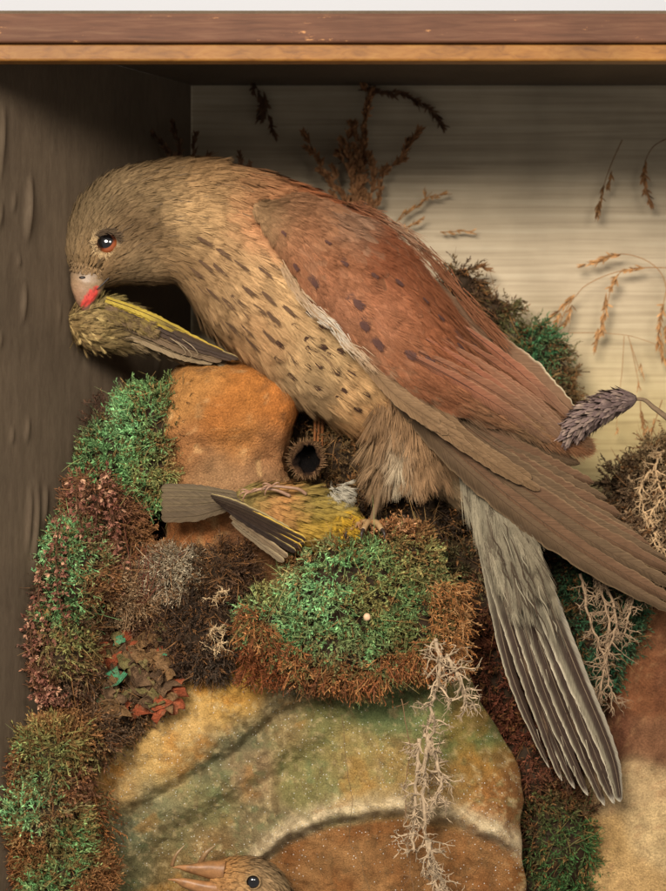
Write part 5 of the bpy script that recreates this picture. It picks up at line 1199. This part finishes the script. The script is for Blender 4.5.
fl('short tan grass ear beside the green moss on the backboard', [[(570, 368), (574, 385), (575, 408)]], [(571, 374, (.1, 1, 0), 14), (574, 386, (.05, 1, 0), 18)], (176, 120, 70))
# straw stalks at the gap
fl('upright reddish stalks in the gap beside the ochre stone', [[(316, 400), (315, 430), (313, 475)], [(323, 405), (322, 440), (320, 478)], [(320, 400), (318, 440), (316, 470)]], [(313, 470, (0, -1, 0), 6)], (134, 84, 48), dd=-150, r=1.8, n=6)

# purplish flower spike
t = thing('flower_spike', (668, 420, -44), 'dusty purple-grey dried flower spike pointing left across the wing tip', 'dried flower')
m1 = MB(); tube(m1, [(672, 422, -40), (654, 408, -46), (638, 399, -50), (600, 410, -56), (566, 436, -58)], [3.2, 2.6, 1.8, 1.5, .6], lin((118, 98, 76)), sides=9, n=40); m1.build('stem', M_dry, t)
m2 = MB(); n = 900; s_ = rng.uniform(0, 1, n); E = ease([(636, 398, -50), (610, 404, -55), (584, 420, -57), (563, 440, -57)], 200); k = (s_*190).astype(int)
T = unit(E[np.minimum(k+8, 199)]-E[k]); R = unit(np.cross(T, rng.normal(size=(n, 3)))); rad = np.interp(s_, [0, .12, .4, .8, 1], [4, 12, 19, 15, 6])
C = mix(np.broadcast_to(lin((104, 86, 82)), R.shape), lin((142, 122, 108)), rng.random(n)**2)
o_ = np.argsort(rad*0+rng.random(n))
strands(m2, E[k]+R*(rad*.62)[:, None], T*.85+R*.55, R+.2*rng.normal(size=R.shape), rng.uniform(8, 15, n), rng.uniform(3, 4.8, n), C*.75, C*1.15, k=4, curl=rng.uniform(-.25, .1, n), prof='leaf')
ellipsoid(m2, (599, 414, -56), (8, 8, 8), lin((60, 48, 44)))
tube(m2, E, [3, 9, 12, 9, 4], lin((62, 50, 46)), sides=10)
m2.build('bracts', M_dry, t)

# dark dried cup
t = thing('seed_cup', (306, 476, -30), 'open dark brown dried seed cup with a pale fringed rim beside the ochre stone', 'seed pod')
q = MB(); v = np.linspace(0, 2*np.pi, 40, endpoint=False); prof = [(2, 22), (14, 18), (17, 8), (16.5, 0), (13, 0), (13, 8), (9, 16), (.5, 19)]
G3 = np.array([[(306+r*math.cos(a)*(1+.05*math.sin(5*a)), 459+r*math.sin(a)*1.02, -34+z) for a in v] for r, z in prof]); G3 = G3+np.stack([fbm(G3, .08, 1)*13, fbm(G3, .08, 2)*13, fbm(G3, .09, 3)*7], -1)
cc = np.array([lin(c) for c in [(66, 46, 32), (76, 54, 36), (86, 62, 42), (96, 70, 46), (50, 34, 24), (26, 18, 14), (16, 12, 10), (14, 10, 8)]])[:, None]  # inner rings go near black: shade of the hollow put into the colour
q.grid(G3, np.broadcast_to(cc, G3.shape), closed=True); q.build('cup', M_soil, t)
q = MB(); n = 260; a = rng.uniform(0, 6.28, n); R = np.stack([np.cos(a), np.sin(a), -.5+0*a], -1)
strands(q, np.array([306, 459, -34.])+R*[14.5, 14.8, 0], R+.4*rng.normal(size=R.shape), rng.normal(size=R.shape), rng.uniform(3, 10, n), .9, lin((88, 62, 42)), lin((132, 102, 70))); q.build('rim_fringe', M_dry, t)

lichen('curled_twigs', 'loose cream lichen twigs curling over the lichen heap at the right edge', [[(650, 470, 56), (640, 490, 54), (646, 520, 56), (655, 545, 50)], [(664, 450, 60), (656, 470, 56), (664, 500, 54)], [(628, 476, 74), (636, 492, 66), (630, 505, 70)], [(660, 500, 56), (650, 520, 54), (662, 550, 50)]], (184, 154, 116), r0=1.4, depth=3, nb=4, blen=13)
# ------------------------------------------------------------------ camera, light
cam_d = bpy.data.cameras.new('camera'); cam = bpy.data.objects.new('camera', cam_d); COL.objects.link(cam)
cam.location = (0, -D*U, 0); cam.rotation_euler = (math.pi/2, 0, 0)
cam_d.sensor_fit = 'VERTICAL'; cam_d.sensor_height = 24; cam_d.lens = 24*D/891
cam_d.clip_start = .01; cam_d.clip_end = 50
cam_d.dof.use_dof = True; cam_d.dof.focus_distance = (D-62)*U; cam_d.dof.aperture_fstop = 5.6
scene.camera = cam
wd = bpy.data.worlds.new('World'); scene.world = wd; wd.use_nodes = True
wd.node_tree.nodes['Background'].inputs[0].default_value = (1, .97, .93, 1); wd.node_tree.nodes['Background'].inputs[1].default_value = AMB
def area(name, loc, tgt, size, power, col):
    l = bpy.data.lights.new(name, 'AREA'); l.shape = 'ELLIPSE'; l.size = size[0]; l.size_y = size[1]; l.energy = power; l.color = col
    o = bpy.data.objects.new(name, l); COL.objects.link(o); o.location = loc
    from mathutils import Vector
    o.rotation_euler = (Vector(tgt)-Vector(loc)).to_track_quat('-Z', 'Y').to_euler(); return o
area('softbox', (-.50, -1.85, .74), (0, 0, 0), (.9, .62), KEY, (1, .915, .81))
area('fill_light', (.75, -1.85, .64), (0, 0, 0), (.8, .6), FILL, (1, .93, .85))  # added fill without a known source, lifts the dark gap behind the beak
area('background_lamp', (0, .1, 1.6), (0, .9, .5), (.8, .3), 5, (1, .97, .95))
scene.view_settings.view_transform = 'Standard'; scene.view_settings.look = 'None'
scene.view_settings.exposure = 0; scene.view_settings.gamma = 1
scene.render.engine = 'CYCLES'
scene.cycles.max_bounces = 5
